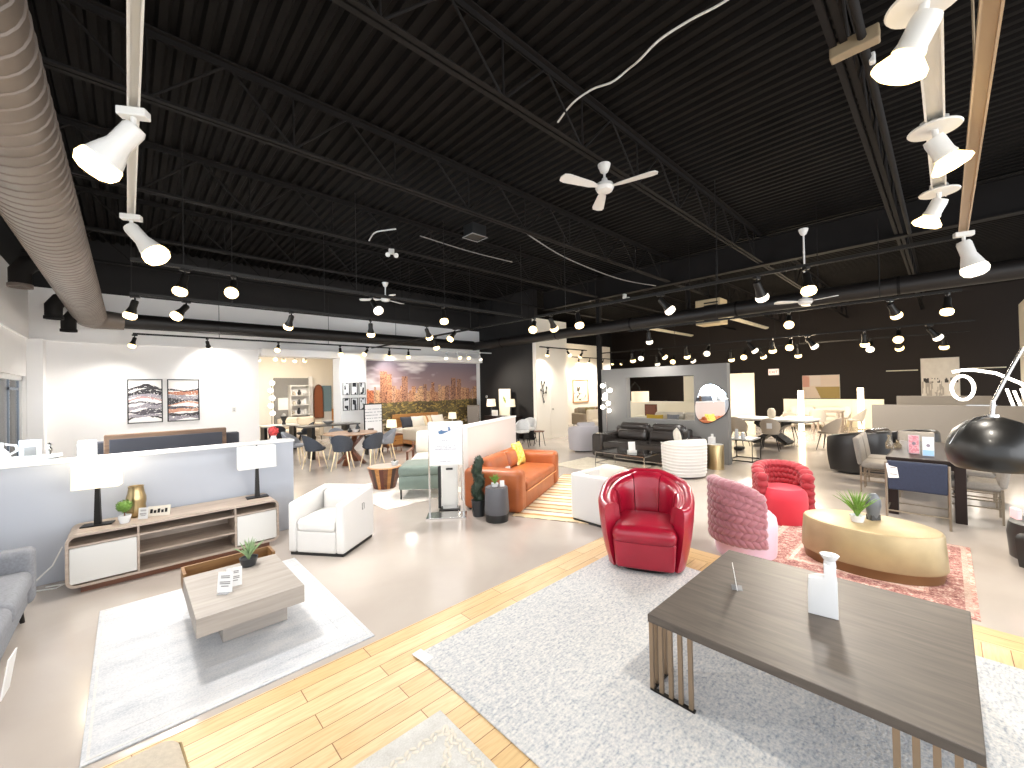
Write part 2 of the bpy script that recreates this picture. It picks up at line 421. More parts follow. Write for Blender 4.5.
# next showroom behind the opening
S('wall_next_room', bx(-1.6, 18.2, 0, 11.4, 18.4, 3.2), WARMWHITE, smooth=False)
S('wall_next_room_side', bx(-1.6, 12.5, 0, -1.4, 18.2, 3.2), WARMWHITE, smooth=False)
S('wall_next_room_end', bx(9.0, 12.5, 0, 9.2, 18.2, 3.2), WARMWHITE, smooth=False)
S('ceiling_next_room', bx(-1.6, 12.5, 3.2, 9.2, 18.4, 3.3), WHITE, smooth=False)
S('wall_next_room_grey', bx(4.2, 18.05, 0, 5.52, 18.2, 2.34), GREYP, smooth=False)
S('wall_next_room_pier', bx(5.44, 17.9, 0, 5.56, 18.2, 2.4), WHITE, smooth=False)
# low display walls
w = MB(); w.box(-1.4, 5.82, 0, 1.56, 5.98, 1.12, bev=.004)
hw = S('wall_display_left', w, GREYP2, smooth=False); bx(-1.4, 5.8, 1.12, 1.57, 6.0, 1.15, bev=.004).make('cap', WHITE, hw, smooth=False)
pr = R_(27); w = bx(-.1, -.07, 0, 2.2, .07, 1.14, bev=.004)
hw = S('wall_display_centre', w, mat('blush_white_paint', '#d9cdc6', .7), smooth=False, loc=(3.95, 5.28, 0), rz=pr); bx(-.1, -.08, 1.14, 2.21, .08, 1.17, bev=.004).make('cap', WHITE, hw, smooth=False)
# grey wall with a look-through opening and the mirror
w = MB(); w.box(9.4, 3.22, 0, 9.58, 6.42, .92); w.box(9.4, 3.22, 1.96, 9.58, 6.42, 2.2); w.box(9.4, 3.22, .92, 9.58, 3.93, 1.96); w.box(9.4, 5.66, .92, 9.58, 6.42, 1.96)
S('wall_grey', w, GREYP, smooth=False)
S('wall_panel_white', bx(15.6, 4.5, 0, 15.7, 5.75, 2.1), CREAMP, smooth=False)
S('wall_low_cream', bx(13.0, 4.7, 0, 13.15, 8.4, 1.2), CREAMP, smooth=False)
S('wall_panel_cream', bx(13.2, 5.25, 0, 13.3, 5.85, 2.02), CREAMP, smooth=False)
S('wall_low_far', bx(20, 1.55, 0, 20.2, 4.66, 1.06), CREAMP, smooth=False)
S('wall_low_grey', bx(15.3, -3.4, 0, 15.5, 1.44, 1.07), GREYP3, smooth=False)
S('wall_low_grey_back', bx(16.9, -.86, 0, 17.05, 1.02, 1.27), GREYP3, smooth=False)
S('wall_right_white', bx(13.2, -1.7, 0, 19.4, -1.55, 3.93), WARMWHITE, smooth=False)

# ------------------------------------------------------------------ roof steel
def joist(Y, x0, x1, label, webbed=True):
    t = T('roof_joist', label, 'steel joist', (0, Y, 0), 0, 'open web joists under the roof deck')
    m = MB()
    for s in (-1, 1): m.box(x0, s*.012-(.045 if s < 0 else 0), 4.40, x1, s*.012+(.045 if s > 0 else 0), 4.408); m.box(x0, s*.012-.003, 4.40, x1, s*.012+.003, 4.445)
    m.make('bottom_chord', STEEL, t, smooth=False)
    m = MB()
    for s in (-1, 1): m.box(x0, s*.012-(.05 if s < 0 else 0), 5.035, x1, s*.012+(.05 if s > 0 else 0), 5.045); m.box(x0, s*.012-.003, 4.98, x1, s*.012+.003, 5.045)
    m.make('top_chord', STEEL, t, smooth=False)
    if webbed:
        m = MB(); x = 1.35-1.2*3
        while x < x1-.2:
            if x > x0+.1:
                m.cyl((x, 0, 4.42), (x, 0, 5.02), .011, n=6)
                if x-.6 > x0: m.cyl((x, 0, 4.42), (x-.6, 0, 5.02), .013, n=6)
                if x+.6 < x1: m.cyl((x, 0, 4.42), (x+.6, 0, 5.02), .013, n=6)
            x += 1.2
        m.make('web', STEEL, t, smooth=False)
for i, Y in enumerate((-3.75, -1.62, .52, 2.74, 4.84, 7.06, 9.22, 11.36)):
    o_ = ('beyond the twin white track rails', 'over the nearest white track rails', 'beside the white disc spotlights', 'carrying the nearest white ceiling fan', 'crossing above the left end of the big grey duct', 'second beyond the nearest fan, past the thick left duct', 'just before the white upper back wall', 'last before the black upper back wall')[i]
    joist(Y, -1.38, 10.22, 'black open web steel roof joist '+o_)
for i, Y in enumerate((.52, 2.74, 4.84, 7.06, 9.22)):
    o_ = ('first', 'second', 'third', 'fourth', 'fifth')[i]
    joist(Y, 10.42, 21.95, 'far black roof joist beyond the girder, '+o_+' from the right', i < 3)
g = T('roof_girder', 'deep black steel girder crossing the ceiling above the long track', 'girder', (10.32, 0, 0))
bx(-.09, -6.9, 4.36, .09, 9.3, 4.385).make('bottom_flange', STEEL, g, smooth=False); bx(-.09, -6.9, 4.95, .09, 9.3, 4.975).make('top_flange', STEEL, g, smooth=False)
bx(-.008, -6.9, 4.385, .008, 9.3, 4.95).make('web', STEEL, g, smooth=False)
po = T('steel_post', 'slim black steel post rising beside the end of the grey mirror wall', 'post', (10.32, 7.1, 0))
bx(-.06, -.06, 0, .06, .06, 4.35, bev=.005).make('shaft', STEEL, po, smooth=False); bx(-.12, -.12, 0, .12, .12, .015).make('base_plate', STEEL, po, smooth=False)
# conduits and clamps beside the right joist
c = T('conduit_run', 'brown painted pipe run clamped beside the joist at the right', 'conduit', (0, .38, 4.38))
tu([(1.5, 0, 0), (10.2, 0, 0)], .03, 10).make('pipe', STEEL, c); bx(4.1, -.1, -.06, 4.2, .2, .05, bev=.01).make('clamp', mat('tan_metal', '#8d7d64', .5), c, smooth=False); bx(4.4, -.05, -.05, 4.46, -.01, .03, bev=.01).make('clip', WPLAST, c, smooth=False)

# ------------------------------------------------------------------ ducts
DUCT = mat('spiral_duct_metal', '#7d736b', .5, .5, var=.12, scale=3); DDUCT = mat('dark_painted_duct', '#181412', .5, var=.2, scale=3)
dt = T('spiral_duct', 'large grey spiral duct running back along the left ceiling', 'duct', (-.54, 0, 3.4))
prof = []; y = -1.0
m = MB(); pts = []; rr = []
while y < 11.7: 
    pts += [(0, y, 0), (0, y+.11, 0), (0, y+.115, 0), (0, y+.13, 0), (0, y+.135, 0)]; rr += [.24, .24, .248, .248, .24]; y += .14
def ring_tube(mb, pts, rr, n=28):
    prev = None
    for (px, py, pz), r in zip(pts, rr):
        vs = [mb.bm.verts.new((px+r*math.cos(2*PI*k/n), py, pz+r*math.sin(2*PI*k/n))) for k in range(n)]
        if prev:
            for k in range(n): mb.bm.faces.new([prev[k], prev[(k+1) % n], vs[(k+1) % n], vs[k]])
        prev = vs
ring_tube(m, pts, rr); m.make('pipe', DUCT, dt)
m = MB(); m.tube([(0, 11.5, 0), (.0, 11.72, -.03), (.08, 11.86, -.05), (.22, 11.93, -.06), (.5, 11.95, -.07)], [.245, .235, .215, .19, .172], 24); m.make('elbow', DUCT, dt)
d2 = T('round_duct', 'dark round duct along the white upper back wall', 'duct', (0, 11.95, 3.35)); tu([(-.08, 0, 0), (9.3, 0, 0)], .16, 24).make('pipe', DDUCT, d2)
d3 = T('round_duct', 'long dark duct crossing in front of the grey mirror wall', 'duct', (9.47, 0, 3.34))
tu([(0, 12.1, 0), (0, -3, 0)], .15, 24).make('pipe', DDUCT, d3)
m = MB()
for y in (10.5, 8, 5.5, 3, .5): m.tube([(0, y-.02, 0), (0, y+.02, 0)], .157, 24)
m.make('joint', STEEL, d3)
for y in (9.2, 6.6, 4, 1.6, -1): cy((0, y, .15), (0, y, 1.75), .008, n=6).make('hanging_rod', STEEL, d3)
for i, (y, x) in enumerate(((8.35, -1.02), (10.1, -.88), (11.35, -.8))):
    t = T('duct_elbow', ('black branch duct elbow nearest, with a pale outlet rim', 'black branch duct elbow in the middle of three by the left wall', 'black branch duct elbow nearest the back wall corner')[i], 'duct elbow', (x, y, (3.46, 3.3, 3.24)[i]), 0, 'black branch ducts by the left wall')
    tu([(.3, 0, .12), (.16, 0, .12), (.07, 0, .08), (0, 0, -.03), (0, 0, -.22)], [.1, .105, .11, .11, .105], 16).make('pipe', STEEL, t)
    m = MB(); m.arc(.1, .118, 0, 2*PI, -.25, -.2, 20, rows=2, rd=.005); m.make('outlet_rim', DUCT if i == 0 else STEEL, t)

# ------------------------------------------------------------------ cables
def cable(label, pts, r, m):
    q = []
    for i in range(len(pts)-1):
        a, b = Vector(pts[i]), Vector(pts[i+1])
        p0 = Vector(pts[i-1]) if i else a; p3 = Vector(pts[i+2]) if i+2 < len(pts) else b
        for k in range(6):
            t = k/6; q.append(.5*((2*a)+(b-p0)*t+(2*p0-5*a+4*b-p3)*t*t+(3*a-p0-3*b+p3)*t**3))
    q.append(Vector(pts[-1])); o = Vector(pts[0]); tag(tu([v-o for v in q], r, 6).make('cable', m, None, loc=o), label, 'cable')
cable('long white cable draped under the dark deck near the nearest fan', [(3.75, 3.09, 4.9), (3.66, 2.8, 4.93), (3.67, 2.54, 4.95), (3.68, 2.3, 4.9), (3.68, 2.12, 4.92), (3.61, 1.95, 4.88), (3.56, 1.72, 4.9), (3.59, 1.45, 4.92), (3.61, 1.16, 4.9), (3.6, .6, 4.9)], .011, WPLAST)
cable('short pale cable loop hanging over the far left fan', [(3.27, 7.29, 4.5), (3.22, 6.9, 4.56), (3.28, 6.55, 4.52), (3.35, 6.36, 4.5)], .012, WPLAST)
cable('grey cable running along a joist left of the dark speaker', [(3.82, 6.37, 4.5), (4.96, 6.39, 4.47), (6.13, 6.42, 4.5)], .01, GREYP)
cable('grey cable sagging across the middle of the black ceiling', [(5.0, 4.9, 4.45), (5.25, 4.95, 4.4), (6.54, 5.15, 4.32), (8.59, 5.27, 4.3), (10.2, 5.2, 4.38)], .012, GREYP)
# ------------------------------------------------------------------ lighting tracks and spotlights
ZT = 3.05
def track(label, x0, y0, x1, y1, m, rods=(), ends=.018):
    t = T('lighting_track', label, 'lighting track', (x0, y0, ZT), math.atan2(y1-y0, x1-x0)); L = math.hypot(x1-x0, y1-y0)
    r = MB()
    for s in (-1, 1): r.box(0, s*ends-.004, 0, L, s*ends+.004, .035)
    r.box(0, -ends, .028, L, ends, .036); r.make('rail', m, t, smooth=False)
    for q in rods:
        cy((q, 0, .036), (q, 0, 4.4-ZT), .006, n=6).make('hanging_rod', m, t)
    return t
track('white lighting track running back along the left ceiling', .03, -.6, .03, 4.05, WPLAST, (3.4,))
track('dark lighting track along the left, in front of the back duct', .03, 5.35, 5.45, 5.35, DKMETAL, (.4, 2.2, 3.6, 5.3))
track('long dark lighting track across the room under the girder', 5.45, 12.0, 5.62, -.1, DKMETAL, (1.5, 4.85, 7.5, 10.))
track('dark lighting track hanging before the upper white back wall', .03, 7.15, 5.5, 7.15, DKMETAL, (.02, 1.1, 2.4, 4.0))
track('dark lighting track farthest left, close to the white back wall', .09, 11.75, 7.0, 11.75, DKMETAL, (1.5, 4.0))
track('short white lighting track over the city mural', 7.4, 11.7, 10.0, 11.6, WPLAST)
track('dark lighting track behind the long duct at the right', 8.8, 5.2, 9.0, -.2, DKMETAL, (2.0, 4.5))
track('far dark lighting track over the mirror wall and dining area', 13.8, 9.4, 13.9, -.5, DKMETAL, (3., 6.))
track('farthest dark lighting track in front of the black wall', 16.8, 9.4, 16.9, -.5, DKMETAL, (3., 6.))
track('lighting track before the white door wall', 9.7, 8.95, 12.2, 8.95, DKMETAL)
track('lighting track inside the warm alcove', 14.2, 11.2, 18.6, 11.2, DKMETAL)
track('white lighting track in the next showroom', 3.0, 15, 5.0, 15, WPLAST)
track('near white lighting track with the big disc spotlights', .6, .02, 4.25, .0, WPLAST, (), .032)
tk = track('pale lighting track beside the disc spotlights at the right', 1.0, -.14, 5.5, -.14, mat('beige_metal', '#b9a489', .45, .4), (2.2,), .026)

def spot(kind, tilt):
    """hanging spotlight; origin at the track, leaning toward local -Y"""
    m = {'black': DKMETAL, 'white': WPLAST}[kind]
    t = T('track_spotlight', 'x', 'spotlight', (0, 0, -50))
    bx(-.02, -.045, -.03, .02, .045, .0, bev=.004).make('mount', m, t, smooth=False)
    s, c = math.sin(tilt), math.cos(tilt); p0 = Vector((0, 0, -.075)); d = Vector((0, -s, -c))
    cy((0, 0, -.03), p0, .009, n=8).make('stem', m, t)
    M = Matrix.Translation(p0) @ d.to_track_quat('Z', 'X').to_matrix().to_4x4()
    hs_ = la([(0, -.02), (.03, -.015), (.036, .0), (.036, .075), (.05, .12), (.058, .15), (.052, .15), (.045, .12), (0, .118)], 18, M); hs_ = hs_.make('housing', m, t)
    la([(0, .122), (.044, .125), (.062, .155), (.066, .18), (.055, .205), (.03, .218), (0, .22)], 18, M).make('bulb', BULB, hs_)
    return t
def lampspot(t, tilt, e, size, col, off=.25):
    l = bpy.data.lights.new('spotlight_glow', 'SPOT'); l.energy = e; l.spot_size = R_(size); l.spot_blend = 1.; l.shadow_soft_size = .12; l.color = col
    o = bpy.data.objects.new('spotlight_glow', l); C.objects.link(o); o.parent = t
    d = Vector((0, -math.sin(tilt), -math.cos(tilt))); o.location = Vector((0, 0, -.075))+d*off; o.rotation_euler = d.to_track_quat('-Z', 'Y').to_euler()
BASE = {(k, a): spot(k, R_(a)) for k in ('black', 'white') for a in (15, 38)}
WARM = (1., .84, .62)
used = set()
def put(label, x, y, rz, kind='black', a=38, lit=True, energy=0., group=None, z=ZT, scale=1., size=140):
    b = BASE[(kind, a)]
    if (kind, a) not in used: used.add((kind, a)); t = b; t.location = (x, y, z); t.rotation_euler = (0, 0, rz); t['label'] = label; t['group'] = group
    else: t = dup(b, label, (x, y, z), rz, group)
    t.scale = (scale,)*3
    for ch in t.children_recursive:
        if ch.name.startswith('bulb') and not lit:
            ch.data = ch.data.copy(); ch.data.materials[0] = BULBOFF
    if energy: lampspot(t, R_(a), energy, size, (1., .96, .91) if x < 7 and y > -.1 else WARM)
    return t
ORD = ['first', 'second', 'third', 'fourth', 'fifth', 'sixth', 'seventh', 'eighth', 'ninth', 'tenth', 'eleventh', 'twelfth']
def row(pts, where, kind, rzs, lit, en, group, a=38, scale=1.):
    for i, (x, y) in enumerate(pts):
        l = lit[i] if isinstance(lit, str) else '1'
        put(f"{'lit' if l == '1' else 'unlit'} {kind} spotlight, {ORD[i]} from the left on {where}", x, y, rzs[i % len(rzs)], kind, a if (i % 3) else 15, l == '1', en if l == '1' else 0, group, scale=scale)
E0 = 58
put('bright spotlight under the white left track, nearest the spiral duct', .03, 2.5, R_(-120), 'white', 38, True, E0, 'spotlights on the white left track', scale=1.25)
put('white spotlight at the far end of the white left track', .03, 3.98, R_(70), 'white', 38, True, E0, 'spotlights on the white left track', scale=1.3)
row([(.44, 5.35), (.86, 5.35), (2.45, 5.35), (3.6, 5.35)], 'the dark track before the back duct', 'black', [R_(-70), R_(-20), R_(20), R_(-20)], '1101', E0, 'spotlights on the left cross track', scale=1.)
row([(5.45, 8.5), (5.5, 5.2), (5.5, 4.8), (5.5, 4.2), (5.55, 2.76), (5.6, 1.55), (5.6, 1.05)], 'the long track under the girder', 'black', [R_(80), R_(-60), R_(100), R_(-20), R_(30)], '1111001', E0*.9, 'spotlights on the long track', scale=1.15)
row([(.08, 7.15), (.6, 7.15), (1.92, 7.15), (3.23, 7.15), (4.4, 7.15), (5.1, 7.15)], 'the track before the upper white wall', 'black', [R_(-100), R_(-70), R_(190), R_(150), R_(120)], '111111', E0, 'spotlights before the upper wall', scale=1.1)
row([(.12, 11.75), (1.36, 11.75), (2.84, 11.75), (4.4, 11.75), (5.2, 11.75), (5.9, 11.75), (6.55, 11.75)], 'the track closest to the white back wall', 'black', [R_(-80), R_(160), R_(-30), R_(0)], '1011111', 22, 'spotlights by the back wall')
row([(7.95, 11.68), (8.4, 11.66), (8.8, 11.65), (9.35, 11.63)], 'the short track over the city mural', 'white', [R_(-40), R_(20), R_(0), R_(40)], '0110', 40, 'spotlights over the mural')
row([(8.82, 4.7), (8.9, 1.95), (8.95, .58), (9.0, -.05)], 'the track behind the long duct', 'black', [R_(100), R_(-80), R_(60), R_(-100)], '0111', E0*1.6, 'spotlights behind the long duct', scale=1.2)
row([(13.8, y) for y in (8.04, 7.59, 6.93, 6.0, 5.26, 4.08, 3.47, 3.0, 2.6, 1.4, .76, .23)], 'the far track over the dining area', 'black', [R_(90), R_(-90), R_(30)], '101100110110', 55, 'spotlights over the dining area', scale=1.5)
row([(16.8, y) for y in (8.6, 7.8, 7.15, 5.6, 5.1, 4.6, 3.46, 1.56, .98, 0.)], 'the farthest track before the black wall', 'black', [R_(90), R_(-90), R_(70)], '0101111011', 55, 'spotlights before the black wall', scale=1.6)
row([(10.1, 8.95), (11.1, 8.95), (11.95, 8.95)], 'the track before the white door wall', 'black', [R_(180), R_(0)], '101', 35, 'spotlights by the door wall')
row([(14.7, 11.2), (15.5, 11.2), (16.6, 11.2), (17.4, 11.2), (18.3, 11.2)], 'the alcove track', 'black', [R_(180), R_(150)], '11111', 28, 'spotlights in the alcove', scale=.9)
row([(3.06, 15), (3.5, 15), (3.8, 15), (4.1, 15), (4.45, 15)], 'the next showroom track', 'white', [R_(180), R_(0)], '11111', 25, 'spotlights in the next showroom')
# the big white spotlights with disc plates
def disc_spot():
    t = T('disc_spotlight', 'x', 'spotlight', (0, 0, -40), 0, 'white disc spotlights')
    bx(-.04, -.04, -.005, .04, .04, .05, bev=.006).make('mount', WPLAST, t, smooth=False)
    la([(0, -.012), (.1, -.012), (.104, -.006), (.1, 0), (0, 0)], 32).make('disc_plate', WPLAST, t)
    m = MB(); m.cyl((0, 0, -.01), (0, -.01, -.07), .014, n=10); m.cyl((-.035, 0, -.07), (.035, 0, -.07), .018, n=12); m.make('knuckle', WPLAST, t)
    d = Vector((-.05, -.45, -.83)).normalized(); M = Matrix.Translation((0, 0, -.07)) @ d.to_track_quat('Z', 'X').to_matrix().to_4x4()
    hs_ = la([(0, -.02), (.04, -.018), (.044, 0), (.044, .07), (.05, .09), (.05, .095), (0, .095)], 24, M); hs_ = hs_.make('housing', WPLAST, t)
    la([(0, .095), (.045, .1), (.08, .14), (.082, .155), (.06, .17), (0, .176)], 24, M).make('bulb', BULB, hs_)
    l = bpy.data.lights.new('spotlight_glow', 'SPOT'); l.energy = 60; l.spot_size = R_(145); l.spot_blend = .7; l.shadow_soft_size = .06; l.color = (1., .93, .82)
    o = bpy.data.objects.new('spotlight_glow', l); C.objects.link(o); o.parent = t; o.location = Vector((0, 0, -.07))+d*.21; o.rotation_euler = d.to_track_quat('-Z', 'Y').to_euler()
    return t
t0 = disc_spot(); t0.location = (2.0, .02, ZT); t0.rotation_euler = (0, 0, R_(175)); t0['label'] = 'white disc spotlight nearest the camera, with a big glowing lamp'
dup(t0, 'white disc spotlight in the middle of the three on the near track', (3.05, .01, ZT), R_(40))
dup(t0, 'white disc spotlight farthest along the near white track', (4.1, .0, ZT), R_(165))
put('lit white spotlight at the end of the pale right track', 5.4, -.14, R_(20), 'white', 15, True, E0, scale=1.4)

# ------------------------------------------------------------------ ceiling fans
def fan(label, x, y, zc, rz, drop=.28, R=.62, tip=None):
    t = T('ceiling_fan', label, 'ceiling fan', (x, y, zc), rz, 'white ceiling fans')
    la([(0, 0), (.075, 0), (.07, -.03), (.045, -.09), (.02, -.11), (0, -.11)], 24).make('canopy', WPLAST, t)
    cy((0, 0, -.1), (0, 0, -drop), .014, n=10).make('downrod', WPLAST, t)
    la([(0, -drop+.06), (.03, -drop+.05), (.045, -drop), (.1, -drop-.02), (.11, -drop-.06), (.09, -drop-.1), (.03, -drop-.115), (0, -drop-.115)], 28).make('motor', WPLAST, t)
    for k in range(3):
        a = 2*PI*k/3; m = MB(); P_ = [(.08, -.02), (.14, -.03), (.2, -.05), (R-.08, -.075), (R-.02, -.06), (R, 0), (R-.02, .06), (R-.08, .075), (.2, .05), (.14, .03), (.08, .02)]
        m.prism(P_, -drop-.065, -drop-.055, 'XY', Matrix.Rotation(a, 4, 'Z') @ Matrix.Translation((0, 0, -drop-.06)) @ Matrix.Rotation(R_(9), 4, 'X') @ Matrix.Translation((0, 0, drop+.06)))
        m.make('blade', WPLAST, t)
fan('white three-blade ceiling fan nearest the camera', 4.17, 2.74, 4.4, R_(43), .22)
fan('white ceiling fan above the dark left track', 4.55, 9.22, 4.36, R_(20), .35)
fan('white ceiling fan beyond the girder, left of the far spotlights', 8.55, 1.63, 4.4, R_(10), 1.2, .5)
# bar lights, heater, speaker, emergency heads
for lb, x0, x1, y in (('long bare white strip fixture left of the hanging heater', 16.6, 20.8, 8.75), ('long bare white strip fixture right of the hanging heater', 16.1, 21.0, 5.48)):
    t = T('strip_light', lb, 'strip light', (x0, y, 4.2), 0, 'unlit strip fixtures at the far ceiling')
    bx(0, -.1, 0, x1-x0, .1, .06, bev=.01).make('housing', CREAMP, t, smooth=False); bx(.02, -.06, -.03, x1-x0-.02, .06, 0, bev=.01).make('diffuser', CREAMP, t, smooth=False)
    cy((.5, 0, .06), (.5, 0, .8), .01, n=6).make('hanger', STEEL, t)
t = T('unit_heater', 'tan metal heater box hanging below the far ceiling', 'heater', (13.0, 4.85, 3.55))
TANM = mat('cream_metal', '#cbb894', .5); bx(-.3, -.36, 0, .3, .36, .75, bev=.02).make('cabinet', TANM, t, smooth=False)
m = MB()
for k in range(7): m.box(-.31, -.3, .1+k*.085, -.296, .1, .14+k*.085)
m.make('louvre', DKMETAL, t, smooth=False); m = MB(); m.cyl((-.2, 0, .7), (-.2, 0, 1.5), .02, n=8); m.make('hanger', STEEL, t); tu([(0, .36, .5), (0, .6, .5), (0, .7, .6), (0, .7, 1.4)], .07, 14).make('flue', STEEL, t)
t = T('ceiling_speaker', 'small black box with a pale bracket hung from a joist', 'speaker', (4.1, 5.15, 4.2))
bx(-.14, -.12, 0, .14, .12, .18, bev=.01).make('cabinet', BPLAST, t, smooth=False); tu([(-.15, -.13, -.01), (.15, -.13, -.01), (.15, .13, -.01), (-.15, .13, -.01)], .008, 6, True).make('bracket', GREYP, t)
for lb, x, y, z in (('white twin-head emergency light on the joist over the left fan', 3.62, 7.06, 4.405), ('white twin-head emergency light beyond the girder', 10.32, 6.2, 4.36)):
    t = T('emergency_light', lb, 'emergency light', (x, y, z), R_(-20)); bx(-.05, -.03, -.1, .05, .03, 0, bev=.008).make('body', WPLAST, t, smooth=False)
    m = MB()
    for s in (-1, 1): m.cyl((s*.06, -.02, -.11), (s*.075, -.08, -.14), .03, .045, 14)
    m.make('lamp_head', WPLAST, t)
# ------------------------------------------------------------------ rugs
def rug_mat(name, cols, sc=9., fine=120., stretch=(1, 1, 1), bump=.5):
    m = bpy.data.materials.new(name); m.use_nodes = True; nt = m.node_tree; b = nt.nodes['Principled BSDF']
    tc = nd(nt, 'ShaderNodeTexCoord'); mp = nd(nt, 'ShaderNodeMapping'); mp.inputs['Scale'].default_value = stretch; nt.links.new(tc.outputs['Object'], mp.inputs[0])
    n1 = nd(nt, 'ShaderNodeTexNoise', i_Scale=sc, i_Detail=8., i_Roughness=.7); nt.links.new(mp.outputs[0], n1.inputs['Vector'])
    n2 = nd(nt, 'ShaderNodeTexNoise', i_Scale=fine, i_Detail=2.); nt.links.new(tc.outputs['Object'], n2.inputs['Vector'])
    ad = nd(nt, 'ShaderNodeMath', operation='ADD'); ml = nd(nt, 'ShaderNodeMath', operation='MULTIPLY'); ml.inputs[1].default_value = .55
    sb = nd(nt, 'ShaderNodeMath', operation='SUBTRACT'); sb.inputs[1].default_value = .5
    nt.links.new(n2.outputs['Fac'], sb.inputs[0]); nt.links.new(sb.outputs[0], ml.inputs[0]); nt.links.new(n1.outputs['Fac'], ad.inputs[0]); nt.links.new(ml.outputs[0], ad.inputs[1])
    cr = nd(nt, 'ShaderNodeValToRGB'); e = cr.color_ramp.elements
    e[0].position = .3; e[0].color = (*lin(cols[0]), 1); e[1].position = .72; e[1].color = (*lin(cols[-1]), 1)
    for i, c in enumerate(cols[1:-1]):
        q = e.new(.3+.42*(i+1)/(len(cols)-1)); q.color = (*lin(c), 1)
    nt.links.new(ad.outputs[0], cr.inputs[0]); nt.links.new(cr.outputs[0], b.inputs['Base Color']); b.inputs['Roughness'].default_value = .95; b.inputs['Specular IOR Level'].default_value = .1
    bp = nd(nt, 'ShaderNodeBump', i_Strength=bump, i_Distance=.006); nt.links.new(n2.outputs['Fac'], bp.inputs['Height']); nt.links.new(bp.outputs[0], b.inputs['Normal'])
    return m
def rug(label, x0, y0, x1, y1, m, z=0., rz=0., border=None, th=.01):
    cx, cyy = (x0+x1)/2, (y0+y1)/2; w, h = x1-x0, y1-y0
    t = T('area_rug', label, 'rug', (cx, cyy, z), rz)
    bx(-w/2, -h/2, 0, w/2, h/2, th, bev=.004).make('pile', m, t, smooth=False)
    if border:
        for inset, wd, bm_ in border:
            f = MB(); a, b = w/2-inset, h/2-inset
            f.box(-a, -b, th-.002, a, -b+wd, th+.0015); f.box(-a, b-wd, th-.002, a, b, th+.0015); f.box(-a, -b+wd, th-.002, -a+wd, b-wd, th+.0015); f.box(a-wd, -b+wd, th-.002, a, b-wd, th+.0015)
            f.make('border', bm_, t, smooth=False)
    return t
rug('large pale grey woven rug under the dark square coffee table', 1.36, -1.2, 3.86, 2.42, rug_mat('heathered_wool', ['#989da5', '#b7b9bc', '#cbc9c7', '#d8d4cf'], 26., 70., (1, 2.6, 1), .8), .006)
RM2 = rug_mat('faded_ivory_pile', ['#aeb2b8', '#c4c5c8', '#d2d0cf'], 2.2, 90., (1, 3, 1), .35)
rug('faded ivory rug under the grey slab coffee table', -.18, 2.83, 1.27, 4.75, RM2, 0., border=[(.02, .012, LGFAB), (.14, .02, RM2)])
t = rug('cream rug with braided diamond lines at the bottom edge', .15, .3, 1.22, 1.915, rug_mat('cream_flatweave', ['#bdbab5', '#c9c7c3', '#d4d2ce'], 8., 110., (1, 1, 1), .5), .006)
m = MB()
def braid(mb, a, b, n):
    a, b = Vector(a), Vector(b)
    for i in range(n):
        p = a+(b-a)*(i+.5)/n; an = math.atan2(b.y-a.y, b.x-a.x)+(.6 if i % 2 else -.6)
        mb.ball((p.x, p.y, p.z), .02, .009, .006, 8, Matrix.Rotation(an, 4, 'Z'))
for k in (-1, 1):
    off = .012*k
    braid(m, (-.45+off, .66, .011), (.06+off, .15, .011), 20); braid(m, (.06+off, .15, .011), (.5+off, .66, .011), 20); braid(m, (-.5, .68+off, .011), (.5, .68+off, .011), 28); braid(m, (.48+off, .7, .011), (.48+off, -.6, .011), 36)
m.make('braided_pattern', CREAMF, t)
PK = rug_mat('persian_pink', ['#8a5a58', '#b98a80', '#d2aea0', '#e2cfc0'], 14., 60.); PK2 = rug_mat('persian_border', ['#6e4748', '#a77a73', '#d9c4b6'], 22., 70.)
rug('faded pink oriental rug under the oval gold table', 4.45, -.14, 6.3, 1.4, PK, 0., border=[(.03, .04, rug_mat('persian_edge', ['#a98a80', '#cdb9ab'], 30.)), (.07, .2, PK2), (.3, .03, rug_mat('persian_line', ['#c9a79b', '#e6d8cc'], 30.))])
rug('plain cream rug under the black glass table', 6.95, 3.7, 8.27, 6.1, rug_mat('cream_pile', ['#cbbfa8', '#e2d8c4', '#ebe3d3'], 6.), 0.)
rug('pale rug under the sage green bench', 2.75, 5.66, 4.3, 7.5, rug_mat('ivory_pile', ['#d9cfc4', '#e9e1d8', '#f0eae2'], 6.), 0.)
